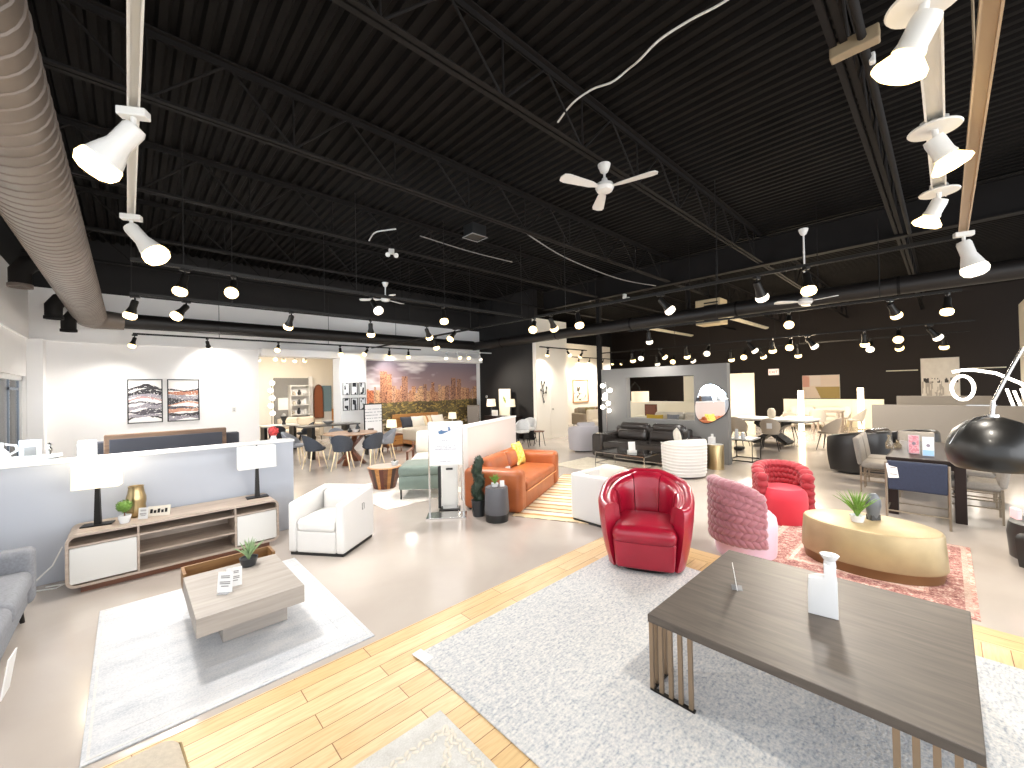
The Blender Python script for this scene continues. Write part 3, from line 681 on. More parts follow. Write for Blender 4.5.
def stripes(name):
    m = bpy.data.materials.new(name); m.use_nodes = True; nt = m.node_tree; b = nt.nodes['Principled BSDF']
    tc = nd(nt, 'ShaderNodeTexCoord'); sp = nd(nt, 'ShaderNodeSeparateXYZ'); nt.links.new(tc.outputs['Object'], sp.inputs[0])
    nz = nd(nt, 'ShaderNodeTexNoise', i_Scale=7.); nt.links.new(tc.outputs['Object'], nz.inputs['Vector'])
    a = nd(nt, 'ShaderNodeMath', operation='MULTIPLY_ADD'); a.inputs[1].default_value = .05; nt.links.new(nz.outputs['Fac'], a.inputs[0]); nt.links.new(sp.outputs['X'], a.inputs[2])
    s = nd(nt, 'ShaderNodeMath', operation='MULTIPLY_ADD'); s.inputs[1].default_value = 1.15; s.inputs[2].default_value = 5.; nt.links.new(a.outputs[0], s.inputs[0])
    fr = nd(nt, 'ShaderNodeMath', operation='FRACT'); nt.links.new(s.outputs[0], fr.inputs[0])
    cr = nd(nt, 'ShaderNodeValToRGB'); cr.color_ramp.interpolation = 'CONSTANT'; e = cr.color_ramp.elements
    cs = [(0, '#d8c6a4'), (.14, '#b08a62'), (.22, '#e8dcc4'), (.36, '#9c8a78'), (.42, '#e2cfa8'), (.55, '#c9975e'), (.63, '#e9dfca'), (.76, '#8d7a6c'), (.82, '#dcc9a6'), (.93, '#b57d4d')]
    e[0].color = (*lin(cs[0][1]), 1); e[1].position = cs[1][0]; e[1].color = (*lin(cs[1][1]), 1)
    for p_, c_ in cs[2:]: q = e.new(p_); q.color = (*lin(c_), 1)
    nt.links.new(fr.outputs[0], cr.inputs[0]); nt.links.new(cr.outputs[0], b.inputs['Base Color']); b.inputs['Roughness'].default_value = .95
    return m
sa = R_(25); sd = Vector((math.cos(sa), math.sin(sa), 0)); sn = Vector((-math.sin(sa), math.cos(sa), 0))
c_ = Vector((3.86, 3.98, 0))+sd*1.4-sn*.62
rug('striped tan and brown rug in front of the orange sofa', c_.x-1.4, c_.y-.75, c_.x+1.4, c_.y+.75, stripes('striped_weave'), 0., sa)
tag(bx(-.035, -.07, 0, .035, .07, .004).make('rug_tag', PAPER, None, smooth=False, loc=(1.385, 2.37, .0165), rz=.1), 'white tag lying on the corner of the big grey rug', 'tag')

# ------------------------------------------------------------------ dark square coffee table
t = T('coffee_table', 'dark wood square coffee table on bronze bar legs', 'coffee table', (2.79, .56, .016))
bx(-.64, -.63, .385, .64, .635, .43, bev=.004).make('tabletop', DARKW, t, smooth=False)
for sx_, sy_ in ((-1, 1), (-1, -1), (1, 1), (1, -1)):
    lg = MB(); X, Y = sx_*.625, sy_*.62
    for k in range(5):
        lg.box(X-.009, Y-sy_*.055*k-.011, .01, X+.009, Y-sy_*.055*k+.011, .386)
        if k: lg.box(X-sx_*.055*k-.011, Y-.009, .01, X-sx_*.055*k+.011, Y+.009, .386)
    lg.make('leg', BRONZE, t, smooth=False)
    b = MB(); b.box(X-.01, min(Y+sy_*.01, Y-sy_*.24), 0, X+.01, max(Y+sy_*.01, Y-sy_*.24), .012); b.box(min(X, X-sx_*.24), Y-.01, 0, max(X, X-sx_*.24), Y+.01, .012); b.make('base_rail', DKMETAL, t, smooth=False)
# white slab vase with a round neck
t = T('vase', 'white ceramic vase with a flat slab body on the dark table', 'vase', (2.83, .49, .446), R_(100))
m = MB(); prof = [(-.06, 0), (.075, 0), (.075, .13), (.07, .2), (.035, .215), (.0, .22), (.0, .29), (-.055, .29), (-.055, .24), (-.06, .2)]
m.prism(prof, -.032, .032, 'XZ', bev=.008); m.make('body', CERAM, t); la([(.024, .26), (.03, .28), (.026, .31), (.042, .335), (.044, .342), (.034, .34), (.02, .315), (.018, .27)], 24, None, (-.028, 0, 0)).make('neck', CERAM, t)
def tent(label, x, y, z, rz, s=1., foot=True, lines=True):
    t = T('price_card', label, 'price card', (x, y, z), rz)
    w, h = .05*s, .14*s
    if foot: bx(-w*.7, -w*.6, 0, w*.7, w*.6, .004).make('holder', mat('clear_acrylic', '#dcdde0', .1, trans=.6), t, smooth=False)
    bx(-w, -.002, .004, w, .002, h, M=Matrix.Rotation(R_(-8), 4, 'X')).make('card', PAPER, t, smooth=False)
    if lines:
        m = MB()
        for k, (q, ww) in enumerate(((.78, .6), (.7, .6), (.5, .7), (.42, .7), (.3, .5))): m.box(-w*ww, -.0035, h*q, w*ww, -.002, h*q+.006*s, M=Matrix.Rotation(R_(-8), 4, 'X'))
        m.make('print', GREYP, t, smooth=False)
    return t
tent('white price card standing on the dark square coffee table', 2.82, .94, .446, R_(22), 1.0)

# ------------------------------------------------------------------ grey slab coffee table (left)
t = T('coffee_table', 'grey wood slab coffee table with a brown inset tray end', 'coffee table', (.64, 3.62, .0115))
GW = GREYW
m = MB(); m.box(-.345, -.43, .235, .275, .37, .355, bev=.003); m.make('slab', GW, t, smooth=False)
BR = wood('tobacco_wood', '#6b4a2a', '#8f6a3e', .5, 0)
m = MB(); m.box(-.345, .37, .235, .275, .56, .25); m.box(-.345, .54, .25, .275, .56, .375); m.box(-.345, .37, .25, -.325, .54, .375); m.box(.255, .37, .25, .275, .54, .375)
m.make('tray', BR, t, smooth=False)
bx(-.17, -.12, 0, .24, .34, .236, bev=.003).make('base', GREYW, t, smooth=False)
def grass_pot(label, x, y, z, pot, leaf, h=.15, r=.06, n=40, square=False, cat='plant'):
    t = T('potted_plant', label, cat, (x, y, z))
    la([(0, 0), (r*.75, 0), (r, r*.95), (r*1.02, r), (r*.9, r), (r*.85, r*.8), (0, r*.75)], 20 if not square else 4, Matrix.Rotation(PI/4, 4, 'Z')).make('pot', pot, t)
    m = MB(); rnd = random.Random(label)
    for i in range(n):
        a = rnd.uniform(0, 2*PI); l = h*rnd.uniform(.6, 1.1); s = rnd.uniform(.15, 1.); p = [Vector((0, 0, r*.7))]
        for k in range(1, 5): f = k/4; p.append(Vector((math.cos(a)*s*l*.75*f**1.3, math.sin(a)*s*l*.75*f**1.3, r*.75+l*(f-.25*s*f*f))))
        m.tube(p, [.006, .006, .005, .0035, .001], 4)
    m.make('foliage', leaf, t, kind='stuff' if False else None); return t
grass_pot('small spiky green plant in a black bowl on the grey slab table', .7, 3.88, .3665, DKCER, LEAF3, .17, .065, 60)
tent('white price card leaning on the grey slab table', .48, 3.47, .3665, R_(-40), 1.0)
tent('second white card behind the price card on the grey slab table', .545, 3.53, .3665, R_(-15), .95, False)

# ------------------------------------------------------------------ media console
t = T('media_console', 'pale oak media console with white doors along the grey wall', 'media console', (.425, 5.3, 0))
w, d, z0, z1 = .835, .47, .06, .53
m = MB()
def rr(x0, z0, x1, z1, r, n=5):
    P = []
    for cx_, cz, a0 in ((x1-r, z1-r, 0), (x0+r, z1-r, 90), (x0+r, z0+r, 180), (x1-r, z0+r, 270)):
        for k in range(n+1): a = R_(a0+90*k/n); P.append((cx_+r*math.cos(a), cz+r*math.sin(a)))
    return P
o, i = rr(-w, z0, w, z1, .07), rr(-w+.022, z0+.022, w-.022, z1-.022, .05)
for y in (0, d):
    pass
bo = [[m.bm.verts.new((p[0], y, p[1])) for p in P] for P in (o, i) for y in (0, d)]
n = len(o)
for k in range(n):
    j = (k+1) % n
    m.bm.faces.new([bo[0][k], bo[0][j], bo[1][j], bo[1][k]]); m.bm.faces.new([bo[2][k], bo[3][k], bo[3][j], bo[2][j]])
    m.bm.faces.new([bo[0][k], bo[2][k], bo[2][j], bo[0][j]]); m.bm.faces.new([bo[1][k], bo[1][j], bo[3][j], bo[3][k]])
m.make('carcass', LWOOD, t)
bx(-w+.02, d-.012, z0+.02, w-.02, d, z1-.02).make('back_panel', LWOOD, t, smooth=False)
x1, x2 = -.36, .42
for q in (x1, x2): bx(q-.009, .01, z0+.02, q+.009, d-.01, z1-.09).make('divider', LWOOD, t, smooth=False)
bx(-w+.02, .012, z1-.115, w-.02, d-.01, z1-.098).make('shelf', LWOOD, t, smooth=False); bx(x1, .015, .235, x2, d-.01, .252).make('shelf', LWOOD, t, smooth=False)
m = MB()
for q in (x1, x2): m.box(q-.008, .03, z1-.1, q+.008, d-.02, z1-.02)
m.make('bracket', LWOOD, t, smooth=False)
bx(-w+.024, .004, z0+.035, x1-.012, .022, z1-.12, bev=.006).make('door', WPLAST, t, smooth=False, label='glossy white door'); bx(x2+.012, .004, z0+.035, w-.024, .022, z1-.12, bev=.006).make('door', WPLAST, t, smooth=False, label='glossy white door')
bx(-w+.09, .05, 0, w-.09, d-.04, z0+.005).make('plinth', WALNUT, t, smooth=False)
def table_lamp(label, x, y, z, rz, wd=.36, dp=.17, hs=.27, hb=.36, base=DKMETAL, shade=SHADE, square=True):
    t = T('table_lamp', label, 'table lamp', (x, y, z), rz)
    bx(-.11, -.06, 0, .11, .06, .012, bev=.002).make('base', base, t, smooth=False)
    m = MB(); m.lathe([(0, .012), (.034, .012), (.022, hb), (0, hb)], 4, Matrix.Rotation(PI/4, 4, 'Z')); m.make('stem', base, t, smooth=False)
    m = MB(); z0 = hb-.02
    P = rr(-wd/2, -dp/2, wd/2, dp/2, .02, 3)
    lo = [m.bm.verts.new((p[0], p[1], z0)) for p in P]; hi = [m.bm.verts.new((p[0]*.98, p[1]*.98, z0+hs)) for p in P]; n = len(P)
    for k in range(n): m.bm.faces.new([lo[k], lo[(k+1) % n], hi[(k+1) % n], hi[k]])
    m.bm.faces.new(hi); sh_ = m.make('lamp_shade', shade, t, smooth=True)
    m = MB(); m.cyl((0, 0, z0+hs), (0, 0, z0+hs+.012), .008, n=8); m.make('finial', base, sh_)
    return t
table_lamp('lit table lamp with a wide warm shade on the console', -.215, 5.56, .53, R_(-12), .33, .17, .26, .38)
table_lamp('white shaded table lamp at the right end of the console', 1.1, 5.57, .53, R_(-3), .38, .18, .25, .37, DKMETAL, SHADE2)
for lb, x, y, e in (('', -.215, 5.56, 9),):
    l = bpy.data.lights.new('lamp_glow', 'POINT'); l.energy = e; l.color = (1, .85, .62); l.shadow_soft_size = .1; o = bpy.data.objects.new('lamp_glow', l); C.objects.link(o); o.location = (x, y, 1.22)
t = T('vase', 'round ribbed brass vase on the console', 'vase', (.055, 5.64, .53))
la([(0, 0), (.055, 0), (.075, .04), (.078, .09), (.074, .12), (.08, .16), (.078, .2), (.066, .24), (.06, .29), (.063, .31), (.055, .31), (.05, .26), (0, .25)], 32).make('body', GOLD, t)
t = T('topiary', 'green ball topiary in a white pot on the console', 'plant', (-.03, 5.45, .53))
la([(0, 0), (.035, 0), (.05, .06), (.05, .075), (.042, .075), (.04, .06), (0, .055)], 20).make('pot', CERAM, t); cy((0, 0, .05), (0, 0, .12), .006, n=6).make('stem', WALNUT, t)
def leafball(c, r, n, s, seed, flat=1.):
    m = MB(); rnd = random.Random(seed)
    for i in range(n):
        v = Vector((rnd.gauss(0, 1), rnd.gauss(0, 1), rnd.gauss(0, 1))).normalized(); q = v*r*rnd.uniform(.8, 1.05); q.z *= flat
        M = Matrix.Translation(Vector(c)+q) @ v.to_track_quat('Z', 'Y').to_matrix().to_4x4() @ Matrix.Rotation(rnd.uniform(0, 6), 4, 'Z') @ Matrix.Rotation(rnd.uniform(-.7, .7), 4, 'X')
        a = [m.bm.verts.new(M @ Vector(p)) for p in ((-s*.45, 0, 0), (0, -s, .15*s), (s*.45, 0, 0), (0, s, .15*s))]; m.bm.faces.new(a)
    m.ball(c, r*.86, r*.86, r*.86*flat, 14); return m
leafball((0, 0, .16), .06, 260, .014, 3).make('foliage', LEAF, t)
t = tent('small white card beside the brass vase on the console', .1, 5.46, .53, R_(-30), .8, False)
t = T('word_sign', 'small pale wooden word sign leaning on the console', 'sign', (.22, 5.5, .53), R_(-22))
bx(-.09, -.008, 0, .09, .008, .1, M=Matrix.Rotation(R_(-18), 4, 'X')).make('board', CREAMF, t, smooth=False)
m = MB()
for k in range(5): m.box(-.07+k*.03, -.012, .03, -.05+k*.03, -.008, .07-.012*(k % 2), M=Matrix.Rotation(R_(-18), 4, 'X'))
m.make('print', DKMETAL, t, smooth=False)
tag(tu([(0, 0, .4), (-.06, .0, .25), (-.2, .02, .1), (-.3, .1, .02), (-.2, .16, .012), (-.05, .1, .012), (.0, .14, .02), (-.12, .2, .012)], .006, 6).make('power_cord', WPLAST, None, loc=(-.44, 5.5, .0)), 'white power cords hanging beside the left end of the console', 'cord')

# ------------------------------------------------------------------ seating builders
def cube_chair(label, x, y, rz, m, w=.64, d=.66, ha=.55, hb=.6, r=.05, tagmark=False):
    t = T('tub_armchair', label, 'armchair', (x, y, 0), rz); a = .1
    for s in (-1, 1):
        x0 = -w/2 if s < 0 else w/2-a; mb = MB(); mb.soft(x0, -d/2, .03, x0+a, d/2, ha, r=.03)
        for v in mb.bm.verts:
            if v.co.z > .2: v.co.z += (hb-ha)*(v.co.y/d+.5)
        mb.make('arm', m, t)
    mb = MB(); mb.soft(-w/2+a*.4, d/2-.11, .03, w/2-a*.4, d/2, hb, r=.03); mb.make('back', m, t)
    sf(-w/2+a+.02, d/2-.2, .3, w/2-a-.02, d/2-.1, hb-.03, r=.04, puff=.02).make('back_cushion', m, t)
    sf(-w/2+a, -d/2+.005, .03, w/2-a, d/2-.1, .26, r=.02).make('front_panel', m, t); sf(-w/2+a+.003, -d/2-.01, .255, w/2-a-.003, d/2-.12, .385, r=.045, puff=.02).make('seat_cushion', m, t)
    bx(-w/2+.02, -d/2+.02, .0, w/2-.02, d/2-.02, .035).make('plinth', BPLAST, t, smooth=False)
    if tagmark:
        tu([(w/2+.004, .05, .4), (w/2+.004, .05, .47), (w/2+.004, .09, .47), (w/2+.004, .09, .4)], .003, 5, True).make('stitched_emblem', GREYP, t)
    return t
cube_chair('white leather cube armchair beside the media console', 1.7, 4.83, face(-.8, -.6), WLEATHER, .66, .64, .56, .63, tagmark=True)
cube_chair('white tub chair with its plain back turned, behind the red chair', 4.58, 2.98, face(1, .0), WLEATHER, .86, .7, .62, .62)
tag(sf(-.2, -.08, 0, .2, .08, .34, r=.07, puff=.03).make('cushion', CREAMF, None, loc=(4.5, 2.92, .4), rz=R_(80)), 'rounded cream cushion on the white tub chair behind the red chair', 'cushion')

def sofa(name, label, cat, x, y, rz, L, D, ha, hb, hs, aw, n, m, m2=None, leg=None, lh=.12, armr=.05, base=.0, backs=True):
    t = T(name, label, cat, (x, y, 0), rz); m2 = m2 or m
    for s in (-1, 1):
        x0, x1 = (-L/2, -L/2+aw) if s < 0 else (L/2-aw, L/2); sf(x0, -D/2, lh, x1, D/2, ha, r=armr, puff=.008).make('arm', m, t)
    sf(-L/2+aw*.7, D/2-.22, lh, L/2-aw*.7, D/2, hb-.05, r=.06).make('back', m, t)
    sf(-L/2+aw, -D/2+.03, lh, L/2-aw, D/2-.2, hs-.14, r=.03).make('seat_base', m, t)
    wi = (L-2*aw)/n
    for k in range(n):
        x0 = -L/2+aw+wi*k
        sf(x0+.003, -D/2+.005, hs-.15, x0+wi-.003, D/2-.22, hs, r=.05, puff=.02).make('seat_cushion', m2, t)
        if backs: sf(x0+.005, -.11, 0, x0+wi-.005, .09, hb-hs, r=.07, puff=.03, M=Matrix.Translation((0, D/2-.24, hs-.01)) @ Matrix.Rotation(R_(-10), 4, 'X')).make('back_cushion', m2, t)
    lm = leg or DKMETAL
    for sx_ in (-1, 1):
        for sy_ in (-1, 1):
            cy((sx_*(L/2-.07), sy_*(D/2-.07), 0), (sx_*(L/2-.08), sy_*(D/2-.09), lh+.01), .014, .02, 10).make('leg', lm, t)
    return t
# grey fabric sofa on the left edge
sofa('sofa', 'grey fabric sofa with slim dark legs at the left edge', 'sofa', -.95, 4.14, face(1, 0), 1.8, .82, .58, .68, .43, .16, 2, GFABRIC, None, DKMETAL, .15)
t = T('price_tag', 'white swing tag hanging on the front of the grey sofa', 'tag', (-.482, 3.42, .2), R_(86))
bx(-.07, -.003, 0, .07, .003, .2, M=Matrix.Rotation(R_(8), 4, 'X')).make('card', PAPER, t, smooth=False)
m = MB(); m.ball((0, -.004, .12), .025, .003, .02, 10); m.box(-.05, -.006, .03, .05, -.003, .04); m.box(-.05, -.006, .05, .03, -.003, .058); m.make('print', BEIGEF, t)
# beige ottoman at the bottom edge
t = T('ottoman', 'beige upholstered ottoman with gold piping cut off by the bottom edge', 'ottoman', (-.13, 1.75, .006), R_(4))
sf(-.34, -.36, .05, -.1, .36, .42, r=.07, puff=.012).make('cushion', BEIGEF, t); sf(-.1, -.36, .05, .3, .36, .42, r=.07, puff=.012).make('cushion', BEIGEF, t)
tu([(.285, -.31, .39), (.29, .3, .39), (.27, .35, .35), (.29, .3, .1)], .006, 6).make('piping', GOLD, t); bx(-.3, -.32, 0, .26, .32, .06).make('plinth', BPLAST, t, smooth=False)

# red leather barrel chair
def barrel(label, x, y, rz, m):
    t = T('barrel_chair', label, 'armchair', (x, y, .016), rz); t.scale = (1.04,)*3; A = R_(136)
    def top(q): return .8-.2*min(1, max(0, (abs(q)-.35)/1.9))**.8
    mb = MB(); mb.arc(.345, .43, -A, A, .03, top, 48, pw=3., taper=.8, rd=.045, bulge=.09); mb.make('shell', m, t)
    for k in range(3):
        a0 = -R_(84)+k*R_(168)/3; mb = MB(); mb.arc(.25, .365, a0+.015, a0+R_(168)/3-.015, .33, lambda q: top(q)-.015, 12, pw=2.6, taper=.86, rd=.06); mb.make('back_channel', m, t)
    for s in (-1, 1):
        a0, a1 = sorted((s*R_(86), s*R_(129))); mb = MB(); mb.arc(.27, .365, a0, a1, .3, lambda q: top(q)-.012, 12, pw=3., taper=.86, rd=.045); mb.make('arm_pad', m, t)
    mb = MB(); mb.soft(-.275, -.375, .27, .275, .2, .41, r=.065, puff=.03); mb.make('seat_cushion', m, t)
    mb = MB(); mb.soft(-.27, -.34, .04, .27, .1, .3, r=.03)
    for v in mb.bm.verts: v.co.x *= .9+.1*(v.co.z/.3)
    mb.make('front_panel', m, t)
    la([(0, 0), (.27, 0), (.28, .04), (0, .05)], 36, pw=3).make('plinth', BPLAST, t); return t
barrel('glossy red leather barrel chair on the grey rug', 3.74, 2.07, face(-.9, -.43), RLEATHER)

# chunky braided chairs
def braided(label, x, y, rz, mb_, ms, r=.36, h=.78, A=112, z0=.0):
    t = T('braided_chair', label, 'armchair', (x, y, z0), rz)
    la([(0, 0), (r*.9, 0), (r*.94, .05), (r*.97, .3), (r*.93, .39), (r*.8, .43), (0, .45)], 40).make('seat', ms, t)
    m = MB(); m.arc(r*.84, r*1.0, -R_(A), R_(A), .16, lambda q: h-.06-.14*(abs(q)/R_(A))**3, 40, rd=.05, bulge=.02); m.make('back', mb_, t)
    m = MB(); rows = 8; cols = 16
    for i in range(rows):
        f = i/(rows-1)
        for k in range(cols):
            q = -R_(A)+2*R_(A)*(k+.5*(i % 2)+.25)/cols; top = h-.02-.14*(abs(q)/R_(A))**3; z = .19+(top-.03-.19)*f
            for rad, sg in ((r*1.02, 1), (r*.83, -1)):
                if sg < 0 and z < .45: continue
                tl = R_(36)*(1 if i % 2 else -1)
                M = Matrix.Rotation(-q, 4, 'Z') @ Matrix.Translation((0, rad, z)) @ Matrix.Rotation(tl, 4, 'Y')
                vs = m.ball((0, 0, 0), .078*r/.33, .05*r/.33, .042, 10); m.mv(vs, M)
    for k in range(14):
        q = -R_(A)+2*R_(A)*(k+.5)/14; top = h-.045-.14*(abs(q)/R_(A))**3
        vs = m.ball((0, 0, 0), .085, .075, .055, 10); m.mv(vs, Matrix.Rotation(-q, 4, 'Z') @ Matrix.Translation((0, r*.93, top)) @ Matrix.Rotation(R_(20), 4, 'Z'))
    for s in (-1, 1):
        for i in range(5):
            q = s*R_(A); vs = m.ball((0, 0, 0), .05, .075, .06, 10); m.mv(vs, Matrix.Rotation(-q, 4, 'Z') @ Matrix.Translation((0, r*.93, .2+i*.09)))
    m.make('braid', mb_, t); return t
braided('dusty pink chair with a chunky braided back, turned away', 4.66, 1.46, face(.8, -.6), PINKF, PALEPINK, .3, .78, 84, .0)
braided('bright red chair with a chunky braided wraparound back', 6.05, 1.45, face(-.85, -.5), REDV, REDV2, .285, .72)

# gold oval coffee table with plant and vase
t = T('coffee_table', 'oval gold drum coffee table on the pink rug', 'coffee table', (5.09, .53, .0115), PI/2)
BG = mat('satin_gold_wood', '#a3916e', .42, .35, var=.1, scale=6); CP = mat('copper_band', '#7f6040', .4, .5)
la([(0, .405), (.48, .405), (.495, .4), (.505, .385), (.525, .1), (.515, .085)], 56, sy=.7).make('drum', BG, t); la([(.515, .085), (.51, .08), (.495, .0), (0, 0)], 56, sy=.7).make('base_band', CP, t)
grass_pot('spiky green plant in a white pot on the gold oval table', 5.04, .6, .4165, CERAM, LEAF, .25, .06, 90)
t = T('vase', 'dark grey flattened bottle vase on the gold oval table', 'vase', (5.2, .5, .4165), R_(-40))
la([(0, 0), (.045, 0), (.05, .02), (.062, .08), (.075, .14), (.07, .19), (.05, .23), (.03, .25), (.0, .25)], 24, sy=.6).make('body', mat('slate_ceramic', '#55585c', .35), t); bx(-.045, -.03, 0, .045, .03, .05).make('foot', DKCER, t, smooth=False)
# ------------------------------------------------------------------ orange sofa group
def at(s, n, o=(3.93, 4.02)): p = Vector((o[0], o[1], 0))+sd*s+sn*n; return p.x, p.y
x, y = at(1.0, .46)
t = sofa('sofa', 'orange leather sofa with rounded arms on the striped rug', 'sofa', x, y, sa, 2.02, .9, .6, .66, .4, .26, 1, OLEATHER, None, DKMETAL, .0105, .08, backs=False)
for k, (s_, w_) in enumerate(((-.36, .72), (.38, .72))):
    sf(-w_/2, -.1, 0, w_/2, .1, .32, r=.08, puff=.03, M=Matrix.Translation((s_, .2, .39)) @ Matrix.Rotation(R_(-14), 4, 'X')).make('back_cushion', OLEATHER, t)
m = MB(); m.tube([(-.75, -.462, .27), (.75, -.462, .27)], .006, 6); m.make('seam', mat('tan_piping', '#e0a06a', .5), t)
def pillow(label, x, y, z, rz, w, h, m, tilt=18, th=.07, name='throw_pillow'):
    mb = MB(); n = 10; g = {}
    for sgn in (1, -1):
        for i in range(n+1):
            for j in range(n+1):
                u, v = 2*i/n-1, 2*j/n-1; e = (1-u*u)*(1-v*v)
                k = 1-.07*(1-abs(u))*abs(v)**3-.0; kk = 1-.07*(1-abs(v))*abs(u)**3
                if (abs(u) == 1 or abs(v) == 1) and (1, i, j) in g: g[(sgn, i, j)] = g[(1, i, j)]; continue
                g[(sgn, i, j)] = mb.bm.verts.new((u*w/2*kk, sgn*th*max(0, e)**.45, v*h/2*k))
        for i in range(n):
            for j in range(n):
                f = [g[(sgn, i, j)], g[(sgn, i+1, j)], g[(sgn, i+1, j+1)], g[(sgn, i, j+1)]]; mb.bm.faces.new(f)
    for v in mb.bm.verts: v.co.z += h/2
    mb.mv(mb.bm.verts, Matrix.Rotation(R_(-tilt), 4, 'X'))
    return tag(mb.make(name, m, None, loc=(x, y, z), rz=rz, ang=80), label, 'pillow')
x, y = at(1.5, .55); YEL = rug_mat('yellow_floral', ['#8f7d3a', '#e0bf52', '#ecd27a', '#f6ecc6'], 14., 40., bump=.1)
pillow('yellow patterned throw pillow on the orange sofa', x, y, .405, sa, .4, .4, YEL)
x, y = at(.52, .4); tent('white price card standing on the orange sofa seat', x, y, .402, sa-.3, 1.1, False, False)
t = T('side_table', 'charcoal tapered drum side table beside the orange sofa', 'side table', (3.56, 4.12, 0))
la([(0, .44), (.13, .44), (.145, .445), (.15, .43), (.165, .14), (.155, .1), (0, .1)], 36).make('drum', mat('charcoal_lacquer', '#55555a', .4), t); la([(0, 0), (.15, 0), (.155, .1), (0, .1)], 36).make('base', BPLAST, t)
grass_pot('leafy green plant in a white cup on the charcoal side table', 3.54, 4.13, .446, CERAM, LEAF, .14, .05, 60)
tent('small white card leaning by the plant on the charcoal side table', 3.6, 4.05, .446, R_(-30), .6, False, False)
t = T('topiary', 'dark spiral topiary standing between sign stand and orange sofa', 'plant', (3.52, 4.46, 0))
la([(0, 0), (.08, 0), (.1, .22), (.09, .22), (0, .2)], 20).make('planter', DKCER, t)
m = MB(); rnd = random.Random(5)
for k in range(34):
    f = k/33; a = f*12; r = .088*(1-.3*f); q = Vector((.02*math.cos(a), .02*math.sin(a), .24+f*.52))
    b = leafball(q, r, 34, .026, k); me = bpy.data.meshes.new('tmp'); b.bm.to_mesh(me); b.bm.free(); m.bm.from_mesh(me); bpy.data.meshes.remove(me)
m.make('foliage', LEAF2, t); 
# easel sign stand and sanitizer stand
es = face(-.62, -.78); t = T('sign_stand', 'white poster on a silver floor stand beside the sage bench', 'sign stand', (3.2, 4.76, 0), es)
m = MB()
for s in (-1, 1): m.box(s*.23-.012, -.01, .02, s*.23+.012, .015, 1.3)
m.make('post', CHROME, t, smooth=False)
bx(-.27, -.14, 0, .27, .14, .02, bev=.003).make('base', CHROME, t, smooth=False)
brd = bx(-.225, -.018, .7, .225, .004, 1.31, bev=.002).make('board', WPLAST, t, smooth=False)
def poster(u, v):
    c = (.86, .86, .87); a, b = u-.5, v
    if .72 < v < .9:
        x_, y_ = (u-.47), (v-.8); xr, yr = x_*.93+y_*.37*1.3, -x_*.3+y_*.95
        if abs(xr) < .2 and abs(yr) < .05: c = hx('#4a6d94')
        if abs(x_-.03) < .09 and .0 < y_ < .08: c = hx('#d8cfd0') if abs(x_-.03) > .03 else hx('#eceaf0')
    for vv, ww in ((.58, .12), (.44, .3), (.4, .18), (.36, .34), (.08, .18)):
        if abs(v-vv) < .009 and abs(a) < ww and vn(u*60, vv*100) > .35: c = (.62, .62, .66)
    for vv in (.92, .87, .82, .77):
        if abs(v-vv) < .008 and (.06 < u < .2 or .78 < u < .93) and vn(u*70, vv*90) > .4: c = (.74, .74, .78)
    return c
paint('poster', .42, .58, 84, 116, poster, brd, (0, -.0195, .715))
t = T('sanitizer_stand', 'white sanitizer stand with a dark slot behind the poster stand', 'dispenser', (3.42, 5.0, 0), es)
bx(-.12, -.04, .06, .12, .05, .66, bev=.01).make('body', WPLAST, t, smooth=False); bx(-.15, -.1, 0, .15, .1, .02).make('base', BPLAST, t, smooth=False); bx(-.05, -.046, .58, .05, -.038, .61, bev=.008).make('slot', BPLAST, t, smooth=False)
bx(-.17, .0, .02, -.13, .04, .9).make('post', BPLAST, t, smooth=False); bx(-.1, -.035, .02, .1, .03, .07).make('foot', WPLAST, t, smooth=False)
# sage bench, cream armchair with wooden arms
t = T('bench', 'sage green leather bench on slim dark legs', 'bench', (3.62, 6.05, .0105), face(-.63, -.78))
sf(-.36, -.36, .36, .36, .36, .52, r=.06, puff=.012).make('seat', SLEATHER, t); bx(-.35, -.35, .15, .35, .35, .37, bev=.02).make('base_panel', SLEATHER, t)
for sx_ in (-1, 1):
    for sy_ in (-1, 1): cy((sx_*.32, sy_*.32, 0), (sx_*.32, sy_*.32, .16), .012, .016, 8).make('leg', DKMETAL, t)
t = T('armchair', 'cream cushioned armchair with dark wooden arms behind the sage bench', 'armchair', (4.35, 6.95, 0), face(-.63, -.78))
sf(-.36, -.38, .3, .36, .34, .48, r=.07, puff=.02).make('seat_cushion', CREAMF, t); sf(-.36, -.1, 0, .36, .1, .46, r=.08, puff=.03, M=Matrix.Translation((0, .3, .46)) @ Matrix.Rotation(R_(-12), 4, 'X')).make('back_cushion', CREAMF, t)
for s in (-1, 1):
    m = MB(); m.box(s*.42-.025, -.36, .56, s*.42+.025, .38, .6, bev=.01); m.box(s*.42-.02, -.34, 0, s*.42+.02, -.29, .57); m.box(s*.42-.02, .3, 0, s*.42+.02, .36, .7); m.make('arm', WALNUT, t, smooth=False)
bx(-.42, -.34, .24, .42, .36, .31).make('seat_frame', WALNUT, t, smooth=False)
